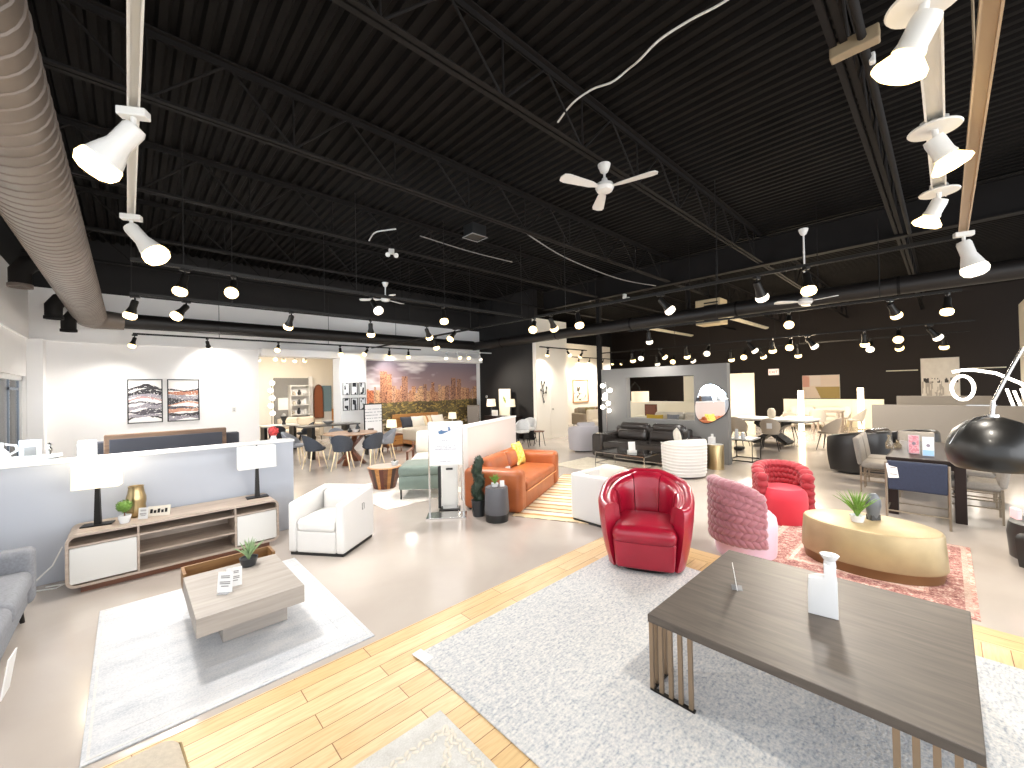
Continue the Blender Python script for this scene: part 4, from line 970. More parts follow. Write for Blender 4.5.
# stave drum stool with cup plant
t = T('stool', 'tapered drum stool of mixed wood staves', 'stool', (3.37, 6.98, 0.0), 0)
cols = [WALNUT, OAKW, mat('mahogany_stave', '#5a2a1c', .4), mat('dark_stave', '#3a2119', .4)]
m = MB(); n = 24
for k in range(n):
    a0, a1 = 2*PI*k/n, 2*PI*(k+1)/n; v = [m.bm.verts.new((r*math.cos(a), r*math.sin(a), z)) for r, a, z in ((.19, a0, 0), (.19, a1, 0), (.3, a1, .38), (.3, a0, .38), (.27, a0, .395), (.27, a1, .395))]
    f = m.bm.faces.new(v[:4]); f.material_index = (k*3 // 2) % 4; g_ = m.bm.faces.new([v[3], v[2], v[5], v[4]]); g_.material_index = 1
m.make('staves', cols, t, smooth=False); la([(0, .392), (.27, .395), (.265, .37), (0, .36)], 24).make('seat', LWOOD, t)
t = grass_pot('tiny dark plant in a white cup on the stave stool', 3.53, 6.9, .396, CERAM, LEAF2, .06, .07, 30)
# ------------------------------------------------------------------ bucket dining chairs
def bucket(label, x, y, rz, m, lm, group, h=.8, inner=None):
    t = T('dining_chair', label, 'dining chair', (x, y, 0), rz, group); A = R_(118)
    mb = MB(); mb.arc(.2, .235, -A, A, .42, lambda q: .5+(h-.5)*max(0, math.cos(q*.72))**.9, 26, taper=.8, rd=.015, lean=.12); mb.make('backrest', m, t)
    la([(0, .42), (.17, .42), (.2, .44), (.21, .47), (.18, .495), (0, .5)], 26, sx=1., sy=1.05, c=(0, -.02, 0)).make('seat', inner or m, t)
    for sx_ in (-1, 1):
        for sy_ in (-1, 1): cy((sx_*.2, sy_*.2, 0), (sx_*.12, sy_*.12, .43), .009, .017, 8).make('leg', lm, t)
    return t
def bucket_set(spec, m, lm, group, h=.8):
    base = None
    for lb, x, y, rz in spec:
        base_ = bucket(lb, x, y, rz, m, lm, group, h) if base is None else dup(base, lb, (x, y, 0), rz, group)
        base = base or base_
PO = wood('pale_leg_wood', '#d8bf98', '#e6d2b0', .5, 2)
rx, ry = 3.95, 9.95
bucket_set([('charcoal dining chair with its back turned, nearest the round table', 3.5, 9.3, face(.45, .65)), ('charcoal dining chair at the left of the round table', 3.1, 9.9, face(.9, .1)),
            ('charcoal dining chair at the right front of the round table', 4.15, 9.2, face(-.15, .9))], CHARF, PO, 'charcoal chairs at the round table')
bucket_set([('grey dining chair at the right side of the round table', 4.75, 9.75, face(-.9, .2)), ('pale grey dining chair behind the left charcoal chair', 2.95, 10.95, face(.8, -.5)),
            ('grey dining chair at the back of the round table', 3.95, 10.75, face(0, -1))], GFABRIC, PO, 'grey chairs near the round table')
t = T('dining_table', 'round walnut dining table on crossed wooden legs', 'dining table', (rx, ry, 0))
la([(0, .715), (.6, .72), (.62, .735), (.615, .75), (0, .75)], 44).make('tabletop', wood('table_walnut', '#8a674c', '#a9835f', .35, 0), t)
for a in (45, -45): bx(-.5, -.06, -.025, .5, .06, .03, M=Matrix.Rotation(R_(a), 4, 'Z') @ Matrix.Translation((0, 0, .36)) @ Matrix.Rotation(R_(48), 4, 'Y')).make('leg', WALNUT, t, smooth=False)
for a in (45, -45): bx(-.5, -.06, -.025, .5, .06, .03, M=Matrix.Rotation(R_(a), 4, 'Z') @ Matrix.Translation((0, 0, .36)) @ Matrix.Rotation(R_(-48), 4, 'Y')).make('leg', WALNUT, t, smooth=False)
for k, (dx, dy, h_) in enumerate(((.1, -.05, .13), (.18, .02, .2), (.02, .1, .1))):
    t = T('ornament', ('small pale bowl on the round dining table', 'tall dark bottle on the round dining table', 'short dark jar on the round dining table')[k], 'ornament', (rx+dx, ry+dy, .751))
    la([(0, 0), (.05, 0), (.06, h_*.5), (.025, h_*.8), (.03, h_), (0, h_)] if k else [(0, 0), (.04, 0), (.1, h_*.6), (.095, h_*.6), (0, .02)], 18).make('body', DKCER if k else CERAM, t)
t = T('dining_table', 'dark topped dining table behind the round walnut table', 'dining table', (3.95, 11.45, 0))
bx(-.75, -.3, .84, .75, .3, .88, bev=.008).make('tabletop', mat('slate_top', '#55504b', .3), t, smooth=False)
for s in (-1, 1): bx(s*.45-.04, -.2, 0, s*.45+.04, .2, .84).make('leg', DKMETAL, t, smooth=False)
t = T('bowl', 'shallow grey bowl on the dark topped dining table', 'bowl', (3.95, 11.45, .881)); la([(0, 0), (.06, 0), (.15, .08), (.14, .08), (.05, .015), (0, .015)], 20).make('body', GREYP, t)

# ------------------------------------------------------------------ mural wall: mural, column frames, bed, lamps
rb = random.Random(11); B_ = []
x = .0
while x < 1:
    w_ = rb.uniform(.012, .035); h_ = rb.uniform(.12, .24); B_.append((x, x+w_, .45+h_, rb.choice(['#b0724f', '#c08a63', '#9a6148', '#c9996f', '#85584a', '#a87a62']))); x += w_*rb.uniform(.6, 1.1)
B_ += [(.11, .165, .86, '#8f4f35'), (.165, .2, .83, '#a6623f'), (.28, .33, .8, '#7d4a3a'), (.73, .775, .78, '#6e4238'), (.79, .83, .76, '#80503f'), (.54, .57, .72, '#a86a4a'), (.0, .06, .62, '#c4552a')]
def mural(u, v):
    if v > .44+.03*fbm(u*30, 3):
        sky = mix(hx('#b58f86'), hx('#6d6470'), min(1, (v-.5)*1.9)); k = fbm(u*5, v*9, 4)
        c = mix(sky, hx('#d8cfcf'), max(0, min(1, (k-.5)*4)))
        for a, b, t_, col in B_:
            if a <= u <= b and v < t_:
                c = hx(col); win = vn(u*260, v*120); c = mix(c, hx('#3c2a2a') if win < .4 else hx('#e8bd92'), .4)
        return c
    k = fbm(u*26, v*22, 9); c = mix(hx('#3b2f22'), hx('#7d7040'), k)
    if v < .24 and fbm(u*12, v*30, 2) > .5: c = mix(c, hx('#dcc7b4'), .75)
    elif fbm(u*60, v*60, 5) > .62: c = hx('#a08848')
    return c if u < .9 or v > .5 else mix(c, hx('#2a1c1c'), .6*(u-.9)/.1)
mu = T('wall_mural', 'wide sunset city skyline mural on the back wall', 'mural', (7.55, 12.285, .25)); bx(-2.2, 0, 0, 2.17, .012, 2.46).make('backing', WHITE, mu, smooth=False); paint('mural_print', 4.36, 2.45, 220, 110, mural, mu, (-.015, -.001, .005))
for r_ in range(2):
    for c_ in range(3):
        x = 4.57+.235*c_; z = 1.83-.45*r_
        t = T('picture_frame', f"black framed picture on the white column, {('top', 'bottom')[r_]} row, {('leftmost', 'middle', 'rightmost')[c_]}", 'picture', (x+.02, 11.86, z), 0, 'framed pictures on the white column')
        f = MB(); f.box(-.1, -.02, -.18, .1, 0, -.165); f.box(-.1, -.02, .165, .1, 0, .18); f.box(-.1, -.02, -.165, -.085, 0, .165); f.box(.085, -.02, -.165, .1, 0, .165); f.make('frame', DKMETAL, t, smooth=False)
        paint('print', .17, .33, 14, 24, (lambda s: lambda u, v: (.15, .16, .18) if (vn(u*3+s, v*4, s) > .62 and .2 < u < .85) else (.9, .9, .9))(r_*3+c_), t, (0, -.006, -.165))
t = T('info_board', 'white notice board in a black frame beside the white column', 'sign', (5.0, 11.0, 0), 0)
bx(-.26, -.02, .5, .26, .02, 1.4).make('frame', BPLAST, t, smooth=False)
paint('notice', .48, .84, 40, 50, lambda u, v: hx('#6b5a52') if (.1 < v < .22 and .15 < u < .5) else ((.6, .6, .62) if (abs(v*10 % 1-.5) < .12 and .4 < v < .9 and vn(u*40, v*40) > .4) else (.95, .94, .93)), t, (0, -.022, .53)); m = MB()
for s in (-1, 1): m.box(s*.2-.015, -.1, 0, s*.2+.015, .1, .5)
m.make('foot', BPLAST, t, smooth=False)
t = T('bed', 'double bed with a honey oak headboard under the mural', 'bed', (7.0, 11.1, 0))
bx(-.85, 1.0, 0, .85, 1.07, .98, bev=.01).make('headboard', OAKW, t, smooth=False); bx(-.82, -1.0, .12, .82, 1.0, .32).make('bed_frame', OAKW, t, smooth=False); sf(-.8, -1.0, .3, .8, .98, .56, r=.08).make('mattress', CREAMF, t); sf(-.84, -1.04, .22, .84, .45, .6, r=.07, puff=.01).make('duvet', BEIGEF, t)
for sx_ in (-1, 1):
    for sy_ in (-1, 1): cy((sx_*.75, sy_*.9, 0), (sx_*.75, sy_*.9, .13), .03, n=8).make('leg', OAKW, t)
STR = stripes('striped_cushion')
for i, (x, mm, lb) in enumerate(((6.5, CHARF, 'charcoal pillow at the left of the oak bed'), (6.85, CREAMF, 'cream pillow left of centre on the oak bed'), (7.25, STR, 'striped pillow on the oak bed'), (7.6, CREAMF, 'cream pillow at the right of the oak bed'))):
    pillow(lb, x, 11.72-.06*(i % 2), .56, R_(0), .46, .38, mm, 24)
t = T('sofa', 'x', 'sofa', (0, 0, -30)); bpy.data.objects.remove(t)
sofa('sofa', 'grey sofa with patterned pillows in front of the oak bed', 'sofa', 6.1, 9.0, face(-.3, -.95), 1.5, .75, .55, .72, .42, .14, 2, BEIGEF, None, DKMETAL, .12)
pillow('black and white patterned pillow at the left on the grey sofa', 5.8, 9.0, .43, face(-.3, -.95), .42, .4, rug_mat('bold_pattern', ['#1e1c1c', '#f0ece4', '#2a2624', '#efe9df'], 9., 20., bump=.05), 16)
pillow('black and white patterned pillow at the right on the grey sofa', 6.35, 8.85, .43, face(-.2, -.95), .42, .4, rug_mat('bold_pattern_two', ['#2a2624', '#efe9df', '#8a7a68', '#f0ece4'], 8., 20., bump=.05), 20)
def nightstand(label, x, y, rz=0, m=WALNUT, h=.5):
    t = T('nightstand', label, 'nightstand', (x, y, 0), rz); bx(-.25, -.2, .14, .25, .2, h, bev=.006).make('body', m, t, smooth=False); dr_ = bx(-.23, -.212, .2, .23, -.198, h-.04).make('drawer', OAKW, t, smooth=False); cy((0, -.21, .32), (0, -.235, .32), .015, n=10).make('knob', DKMETAL, dr_)
    for sx_ in (-1, 1):
        for sy_ in (-1, 1): cy((sx_*.21, sy_*.16, 0), (sx_*.2, sy_*.15, .15), .014, .018, 8).make('leg', m, t)
    return t
nightstand('walnut nightstand with a lit lamp left of the oak bed', 5.55, 11.0); nightstand('walnut nightstand right of the oak bed', 8.3, 11.9)
def drum_lamp(label, x, y, z, r=.13, hs=.2, hb=.22, shade=SHADE, base=CHROME, taper=.85):
    t = T('table_lamp', label, 'table lamp', (x, y, z)); la([(0, 0), (.07, 0), (.07, .015), (.02, .03), (.035, .1), (.015, hb), (0, hb)], 20).make('base', base, t)
    la([(r, hb-.03), (r*taper, hb-.03+hs), (r*taper-.004, hb-.03+hs), (r-.004, hb-.03)], 28).make('lamp_shade', shade, t); la([(0, hb+.02), (.025, hb+.04), (.03, hb+.07), (0, hb+.1)], 12).make('bulb', BULBF, t); return t
drum_lamp('small lit lamp on the nightstand left of the bed', 5.55, 11.0, .5, .15, .22, .22)
drum_lamp('small lit lamp on the nightstand right of the bed', 8.3, 11.9, .5, .15, .22, .25)
# black return wall: console, lamps, painting, cabinet
t = T('sideboard', 'dark sideboard against the black return wall', 'sideboard', (9.6, 10.72, 0), face(-1, 0)); bx(-.75, -.22, .12, .75, .22, .78, bev=.008).make('body', ESPRESSO, t, smooth=False)
for k in range(3): bx(-.74+.495*k, -.232, .15, -.74+.495*k+.485, -.218, .75).make('door', ESPRESSO, t, smooth=False)
m = MB()
for s in (-1, 1): m.box(s*.6-.03, -.15, 0, s*.6+.03, .15, .13)
m.make('foot', DKMETAL, t, smooth=False)
drum_lamp('cream shaded lamp at the left of the dark sideboard', 9.55, 11.25, .78, .17, .26, .36, SHADE, DKCER); drum_lamp('cream shaded lamp at the right of the dark sideboard', 9.6, 10.28, .78, .17, .26, .36, SHADE, DKCER)
t = T('painting', 'tall cream painting with a green leaf leaning on the dark sideboard', 'painting', (9.75, 10.75, .78), face(-1, 0)); bx(-.3, 0, 0, .3, .03, .95).make('canvas', CREAMF, t, smooth=False)
paint('print', .58, .93, 24, 36, lambda u, v: hx('#8a9a4a') if ((u-.5+(v-.6))**2*6+(u-.5-(v-.6))**2 < .06) else hx('#f2ead2'), t, (0, -.002, .01))
t = T('picture_frame', 'small white photo frame on the dark sideboard', 'picture', (9.5, 11.0, .78), face(-1, -.2)); bx(-.13, -.01, 0, .13, .01, .2).make('frame', WPLAST, t, smooth=False); bx(-.09, -.013, .04, .09, -.009, .16).make('print', CREAMF, t, smooth=False)
t = T('cabinet', 'narrow grey cabinet beside the right edge of the mural', 'cabinet', (9.2, 11.86, 0), face(-.6, -.8)); bx(-.22, -.18, 0, .22, .18, 1.15, bev=.008).make('body', mat('warm_grey_lacquer', '#6c6259', .4), t, smooth=False); dr_ = bx(-.2, -.19, .06, .2, -.178, 1.1).make('door', mat('warm_grey_front', '#746a60', .35), t, smooth=False); cy((.15, -.2, .7), (.15, -.2, .85), .006, n=6).make('door_handle', CHROME, dr_)
t = T('wall_thermostat', 'small white round thermostat on the black return wall', 'thermostat', (9.89, 11.9, 1.45)); cy((0, 0, 0), (-.02, 0, 0), .05, n=20).make('body', WPLAST, t); cy((-.02, 0, 0), (-.026, 0, 0), .03, n=20).make('dial', CHROME, t)
# armchairs past the centre display wall
bucket_set([('pale lilac grey chair beyond the centre display wall', 8.55, 8.65, face(-.8, -.6)), ('second pale grey chair beyond the centre display wall', 9.2, 9.0, face(-.8, -.6))], LGFAB, DKMETAL, 'pale chairs beyond the centre wall')
t = T('bar_stool', 'dark slim stool by the left edge of the white door wall', 'stool', (9.0, 8.4, 0)); la([(0, .42), (.15, .42), (.16, .45), (0, .47)], 20).make('seat', WALNUT, t)
for k in range(4): a = PI/4+k*PI/2; cy((.17*math.cos(a), .17*math.sin(a), 0), (.1*math.cos(a), .1*math.sin(a), .43), .012, n=6).make('leg', DKMETAL, t)

# ------------------------------------------------------------------ left wall art and things behind the left display wall
def art(seed, warm):
    rq = random.Random(seed*7); L_ = []
    for k in range(9):
        L_.append((.06+k*.085, rq.uniform(.03, .085), rq.uniform(0, 9), rq.choice(['#26232a', '#3a3740', '#1f1d22', '#8d8790']) if not warm or k % 3 == 0 else rq.choice(['#c98a6c', '#b06a4c', '#e0b8a2', '#2a262a'])))
    if not warm: L_[5] = (L_[5][0], .04, L_[5][2], '#b98a88')
    def f(u, v):
        c = hx('#f5f1ec')
        for y0, th, ph, col in L_:
            mid = y0+.1*math.sin(u*3.1+ph)*vn(u*1.7+ph, ph)+.05*fbm(u*4+ph, ph, 2)+(u-.5)*.08*math.sin(ph)
            w_ = th*(.25+1.3*vn(u*2.2+ph*3, ph, 5))
            if abs(v-mid) < w_*.7 and vn(u*26, v*90, 4) > .16: c = mix(hx(col), (.93, .9, .88), .25*vn(u*12, v*60))
        return c
    return f
for lb, x, sd_, wm in (('black framed abstract wave print, left of the pair on the white wall', .29, 3, False), ('black framed abstract print with copper waves, right of the pair', .96, 8, True)):
    t = T('picture_frame', lb, 'picture', (x, 12.3, 1.14), 0, 'abstract prints on the white back wall'); f = MB(); f.box(-.295, -.03, 0, .295, 0, .02); f.box(-.295, -.03, .96, .295, 0, .98); f.box(-.295, -.03, .02, -.275, 0, .96); f.box(.275, -.03, .02, .295, 0, .96); f.make('frame', BPLAST, t, smooth=False)
    paint('print', .55, .94, 66, 112, art(sd_, wm), t, (0, -.01, .02))
t = T('bed', 'grey upholstered bed head with a walnut top behind the left display wall', 'bed', (.4, 7.2, 0))
GU = mat('graphite_velvet', '#3f3f45', .8); bx(-.85, -.02, 0, .8, .1, 1.19, bev=.02).make('headboard', GU, t, smooth=False); bx(-.62, -.1, .0, .63, .0, 1.27, bev=.01).make('walnut_panel', wood('dark_walnut', '#5f4634', '#7d5f45', .5, 0), t, smooth=False); bx(-.57, -.11, .6, .58, -.095, 1.215, bev=.006).make('headboard_inset', GU, t, smooth=False); sf(-.8, .1, .15, 1.0, 2.0, .55, r=.08).make('mattress', CREAMF, t)
table_lamp('white column lamp in front of the grey bed head', -.33, 6.6, .72, 0, .15, .12, .2, .36, WPLAST, SHADE2)
t = T('nightstand', 'white cube nightstand under the white column lamp', 'nightstand', (-.33, 6.6, 0)); bx(-.2, -.2, .05, .2, .2, .72, bev=.01).make('body', WPLAST, t, smooth=False); bx(-.19, -.21, .4, .19, -.198, .68).make('drawer', WPLAST, t, smooth=False); bx(-.17, -.17, 0, .17, .17, .06).make('plinth', DKMETAL, t, smooth=False)
t = T('storage_unit', 'white counter below the window behind the left display wall', 'counter', (-1.0, 7.4, 0)); bx(-.36, -.6, .08, .36, .6, .98, bev=.01).make('body', WPLAST, t, smooth=False); bx(-.37, -.62, .98, .37, .62, 1.02, bev=.005).make('top', WPLAST, t, smooth=False); bx(-.3, -.5, 0, .3, .5, .09).make('plinth', BPLAST, t, smooth=False)
t = T('picture_frame', 'small white framed picture on the window counter', 'picture', (-.83, 7.35, 1.02), R_(-15)); bx(-.09, -.01, 0, .09, .01, .24).make('frame', WPLAST, t, smooth=False); bx(-.05, -.014, .06, .05, -.009, .16).make('print', GREYP, t, smooth=False)
t = T('jug', 'white ceramic jug with a handle on the window counter', 'ornament', (-1.05, 7.2, 1.02)); la([(0, 0), (.07, 0), (.1, .06), (.08, .13), (.04, .18), (.045, .24), (.03, .24), (0, .2)], 24).make('body', CERAM, t); tu([(.08, 0, .1), (.14, 0, .14), (.13, 0, .2), (.05, 0, .22)], .012, 8).make('handle', CERAM, t)
t = T('ornament', 'small metal figurine on the window counter', 'ornament', (-.68, 7.3, 1.02)); la([(0, 0), (.04, 0), (.03, .03), (.012, .06), (.03, .11), (.015, .15), (.025, .18), (0, .2)], 16).make('body', CHROME, t); la([(0, 0), (.05, 0), (.05, .012), (0, .012)], 16).make('base', BPLAST, t)
t = T('bowl', 'wide white bowl on the window counter', 'bowl', (-.7, 7.05, 1.02)); la([(0, 0), (.06, 0), (.15, .06), (.145, .062), (.05, .012), (0, .012)], 24).make('body', CERAM, t)
t = T('flower_vase', 'red and pink flowers in a vase behind the end of the left display wall', 'flowers', (1.72, 7.5, 0)); 
bx(-.15, -.15, 0, .15, .15, .93, bev=.01).make('pedestal', WPLAST, t, smooth=False); la([(0, .93), (.04, .93), (.05, 1.0), (.035, 1.06), (0, 1.06)], 16).make('vase', CERAM, t); leafball((0, 0, 1.13), .07, 120, .03, 9).make('blossom', mat('red_blossom', '#cf4a48', .7, var=.4, scale=20), t)
t = T('wall_socket', 'small white socket plate on the white back wall', 'socket', (1.95, 12.3, 1.35)); bx(-.04, -.012, -.06, .04, 0, .06, bev=.003).make('plate', WPLAST, t, smooth=False); m = MB(); m.box(-.012, -.015, .01, .012, -.011, .03); m.box(-.012, -.015, -.03, .012, -.011, -.01); m.make('outlet', GREYP, t, smooth=False)

# ------------------------------------------------------------------ next showroom through the opening
t = T('shelf_unit', 'white shelf unit full of white objects in the next showroom', 'shelf', (5.02, 17.8, 0)); f = MB(); f.box(-.36, -.18, 0, -.33, .2, 2.05); f.box(.33, -.18, 0, .36, .2, 2.05); f.make('upright', WPLAST, t, smooth=False)
for k in range(6): bx(-.34, -.17, .1+k*.38, .34, .19, .13+k*.38).make('shelf', WPLAST, t, smooth=False)
bx(-.34, .19, 0, .34, .2, 2.05).make('back_panel', WHITE, t, smooth=False)
rs = random.Random(4); k2 = 0
for k in range(5):
    for q in range(3):
        k2 += 1; x = 4.8+.21*q+rs.uniform(-.03, .03); h_ = rs.uniform(.12, .26)
        t = T('ornament', f"{('white', 'pale', 'dark')[k2 % 3]} ornament in the next room shelf unit, {('lowest', 'second', 'third', 'fourth', 'top')[k]} shelf, {('left', 'middle', 'right')[q]}", 'ornament', (x, 17.78, .131+.38*k), 0, 'ornaments on the next room shelves')
        la([(0, 0), (.05, 0), (.07, h_*.4), (.04, h_*.8), (.045, h_), (0, h_)], 14).make('body', (CERAM, BEIGEF, DKCER)[k2 % 3], t)
t = T('arched_mirror', 'arched brown framed mirror in the next showroom', 'mirror', (5.86, 18.1, .65)); P_ = [(-.2, 0), (.2, 0), (.2, 1.05)]+[(.2*math.cos(R_(a)), 1.05+.38*math.sin(R_(a))) for a in range(15, 180, 15)]+[(-.2, 1.05)]
m = MB(); m.prism(P_, 0, .03, 'XZ'); m.make('frame', WALNUT, t, smooth=False); m = MB(); m.prism([(a*.82, .05+b*.93) for a, b in P_], -.006, .002, 'XZ'); m.make('glass', mat('amber_panel', '#8a5238', .2), t, smooth=False)
t = T('panel', 'slate blue door panel in the next showroom', 'panel', (6.18, 18.1, 0.02)); bx(-.2, 0, .9, .2, .05, 2.0).make('board', mat('slate_blue', '#6d8590', .6), t, smooth=False); bx(-.2, 0.01, 0, .2, .05, .9).make('base', WPLAST, t, smooth=False)
t = T('picture_frame', 'plain white canvas on the grey wall of the next showroom', 'picture', (4.56, 18.04, 1.07)); bx(-.25, -.03, 0, .25, .0, .48).make('frame', WPLAST, t, smooth=False); bx(-.22, -.034, .03, .22, -.029, .45).make('canvas', PAPER, t, smooth=False)
t = T('dining_table', 'white dining table just inside the next showroom', 'dining table', (3.4, 14.2, 0)); bx(-.5, -.35, .72, .5, .35, .76, bev=.006).make('tabletop', WPLAST, t, smooth=False)
for s in (-1, 1): bx(s*.4-.04, -.25, 0, s*.4+.04, .25, .72).make('leg', DKMETAL, t, smooth=False)
bucket_set([('black dining chair at the left of the white table next door', 3.2, 13.55, face(.2, .9)), ('black dining chair at the right of the white table next door', 4.1, 14.0, face(-.9, .2))], CHARF, DKMETAL, 'black chairs in the next showroom')
t = T('ornament', 'dark and white centrepiece on the white table next door', 'ornament', (3.55, 14.2, .761)); la([(0, 0), (.06, 0), (.04, .1), (.09, .2), (.1, .26), (0, .24)], 16).make('body', DKCER, t); la([(0, .24), (.07, .26), (.05, .33), (0, .35)], 12).make('bloom', CERAM, t)
sofa('sofa', 'beige sofa against the grey wall of the next showroom', 'sofa', 4.6, 16.4, 0, 1.5, .8, .6, .85, .42, .16, 2, BEIGEF, None, DKMETAL, .12)
t = T('bed', 'bed with an oak headboard in the next showroom', 'bed', (7.0, 16.6, 0)); bx(-.8, .95, 0, .8, 1.0, 1.05).make('headboard', OAKW, t, smooth=False); sf(-.78, -1, .15, .78, .95, .55, r=.08).make('mattress', CREAMF, t); bx(-.78, -.95, 0, .78, .95, .17).make('bed_frame', OAKW, t, smooth=False)
pillow('white pillow at the left of the next room bed', 6.6, 17.3, .55, 0, .5, .36, CREAMF, 25); pillow('white pillow at the right of the next room bed', 7.3, 17.3, .55, 0, .5, .36, CREAMF, 25)
tb = T('floor_lamp', 'white glowing stacked globe lamp at the left of the opening', 'floor lamp', (3.9, 17.2, 0)); cy((0, 0, 0), (0, 0, 2.2), .015, n=8).make('pole', CHROME, tb); la([(0, 0), (.14, 0), (.14, .02), (0, .03)], 20).make('base', CHROME, tb)
for k in range(5): la([(0, -.09), (.07, -.06), (.09, 0), (.07, .06), (0, .09)], 16, c=(.03*(-1)**k, 0, 1.0+.28*k)).make('globe', LED, tb)
# ------------------------------------------------------------------ black sofa group
rp = sofa('sofa', 'black leather two-seat sofa in front of the grey wall', 'sofa', 8.78, 4.85, face(-1, 0), 2.3, .98, .6, .8, .43, .3, 2, BLEATHER, None, BPLAST, .05, .07, backs=False)
for s in (-1, 1):
    sf(-.4, -.12, 0, .4, .12, .27, r=.09, puff=.03, M=Matrix.Translation((s*.43, .23, .42)) @ Matrix.Rotation(R_(-10), 4, 'X')).make('back_cushion', BLEATHER, rp)
    sf(-.39, -.1, 0, .39, .09, .2, r=.08, puff=.02, M=Matrix.Translation((s*.43, .33, .64)) @ Matrix.Rotation(R_(-16), 4, 'X')).make('headrest', BLEATHER, rp)
def swivel(label, x, y, rz, m, r=.38, h=.74, ribs=False, pill=None, pw=2.6):
    t = T('tub_chair', label, 'armchair', (x, y, 0), rz); A = R_(125)
    mb = MB(); mb.arc(r*.78, r, -A, A, .04, lambda q: h-.12*(abs(q)/A)**2, 36, pw=pw, taper=.93, rd=.05, bulge=.03 if pw else .12); mb.make('shell', m, t)
    if ribs:
        mb = MB()
        for k in range(10):
            z = .1+k*.058; pts = []
            for i in range(25):
                q = -A*.97+2*A*.97*i/24; kk = (abs(math.cos(q))**2.6+abs(math.sin(q))**2.6)**(-1/2.6); rr_ = r*(.945+.055*(z/h)-.004); pts.append((rr_*kk*math.sin(q), rr_*kk*math.cos(q), z))
            mb.tube(pts, .016, 8)
        mb.make('channel', m, t)
    la([(0, .08), (r*.74, .08), (r*.78, .3), (r*.74, .4), (r*.5, .43), (0, .44)], 32, pw=pw, c=(0, -.03, 0)).make('seat', m, t)
    la([(0, 0), (r*.6, 0), (r*.62, .05), (0, .06)], 28).make('plinth', BPLAST, t)
    if pill: sf(-.25, -.07, 0, .25, .07, .2, r=.06, puff=.03, M=Matrix.Translation((0, r*.62, .6)) @ Matrix.Rotation(R_(-14), 4, 'X')).make('back_cushion', m, t)
    return t
LG = mat('pearl_grey_velvet', '#cfccc8', .8, sheen=.3); swivel('pale grey tub chair with horizontal channels, its back turned', 7.78, 3.48, face(.55, .85), LG, .38, .74, True)
pillow('white throw pillow in the channelled tub chair', 7.86, 3.6, .56, R_(20), .36, .34, CREAMF, 10); 
swivel('lilac grey swivel tub chair beside the black sofa', 9.1, 6.85, face(.6, .8), mat('lilac_grey_fabric', '#a9a4a6', .9), .4, .72, False, True)
t = T('coffee_table', 'black glass coffee table on a slim silver frame', 'coffee table', (7.62, 4.58, .0105)); bx(-.38, -.57, .355, .38, .57, .37).make('tabletop', GLASSD, t, smooth=False)
m = MB()
for z in (.345, .12): m.box(-.38, -.57, z-.008, .38, -.555, z+.008); m.box(-.38, .555, z-.008, .38, .57, z+.008); m.box(-.38, -.57, z-.008, -.365, .57, z+.008); m.box(.365, -.57, z-.008, .38, .57, z+.008)
m.make('frame', CHROME, t, smooth=False)
for sx_ in (-1, 1):
    for sy_ in (-1, 1): bx(sx_*.3725-.0075, sy_*.5625-.0075, 0, sx_*.3725+.0075, sy_*.5625+.0075, .35).make('leg', CHROME, t, smooth=False)
t = T('ornament', 'white folded card display on the black glass table', 'ornament', (7.5, 4.42, .381), R_(-40)); bx(-.07, -.01, 0, .07, .005, .22, M=Matrix.Rotation(R_(-8), 4, 'X')).make('card', PAPER, t, smooth=False); bx(-.09, -.03, 0, .09, .05, .05, bev=.005).make('base', WPLAST, t, smooth=False)
t = T('drum_stool', 'polished brass drum stool in front of the grey wall', 'stool', (8.85, 3.3, 0)); la([(0, 0), (.165, 0), (.165, .49), (.16, .5), (0, .5)], 40).make('drum', GOLD, t); la([(0, .5), (.15, .5), (.145, .505), (0, .506)], 32).make('top', WPLAST, t)
t = T('ornament', 'small white boxed set on the brass drum stool', 'ornament', (8.85, 3.36, .507)); bx(-.07, -.05, 0, .07, .05, .14, bev=.005).make('box', PAPER, t, smooth=False); cy((.03, 0, .14), (.03, 0, .2), .025, n=12).make('cap', WPLAST, t)
# organic mirror
t = T('wall_mirror', 'pebble shaped mirror with a thin dark rim on the grey wall', 'mirror', (9.385, 3.56, 1.31), face(-1, 0))
def blob(s): 
    P = []
    for k in range(48):
        a = 2*PI*k/48; r = 1+.08*math.cos(2*a-1.1)+.07*math.cos(3*a+.5); P.append((.345*s*r*math.cos(a), .44*s*r*math.sin(a)))
    return P
m = MB(); m.prism(blob(1.02), -.012, .015, 'XZ'); m.make('rim', DKMETAL, t, smooth=False); m = MB(); m.prism(blob(.985), -.02, 0, 'XZ'); m.make('glass', MIRROR, t, smooth=False)
# globe cluster floor lamp
t = T('floor_lamp', 'floor lamp with a cluster of glowing glass globes beside the black sofa', 'floor lamp', (9.2, 6.14, 0)); la([(0, 0), (.13, 0), (.13, .02), (.015, .03), (0, .03)], 24).make('base', CHROME, t); tu([(0, 0, .02), (0, 0, 1.0), (.02, -.03, 1.4), (0, .02, 1.85)], .012, 8).make('pole', CHROME, t)
for k, (a, z) in enumerate(((0, 1.1), (2.1, 1.2), (4.2, 1.3), (1.2, 1.42), (3.4, 1.52), (5.2, 1.64), (2.6, 1.76))): la([(0, -.06), (.045, -.045), (.062, 0), (.045, .045), (0, .06)], 14, c=(.1*math.cos(a), .1*math.sin(a), z)).make('globe', LED, t)
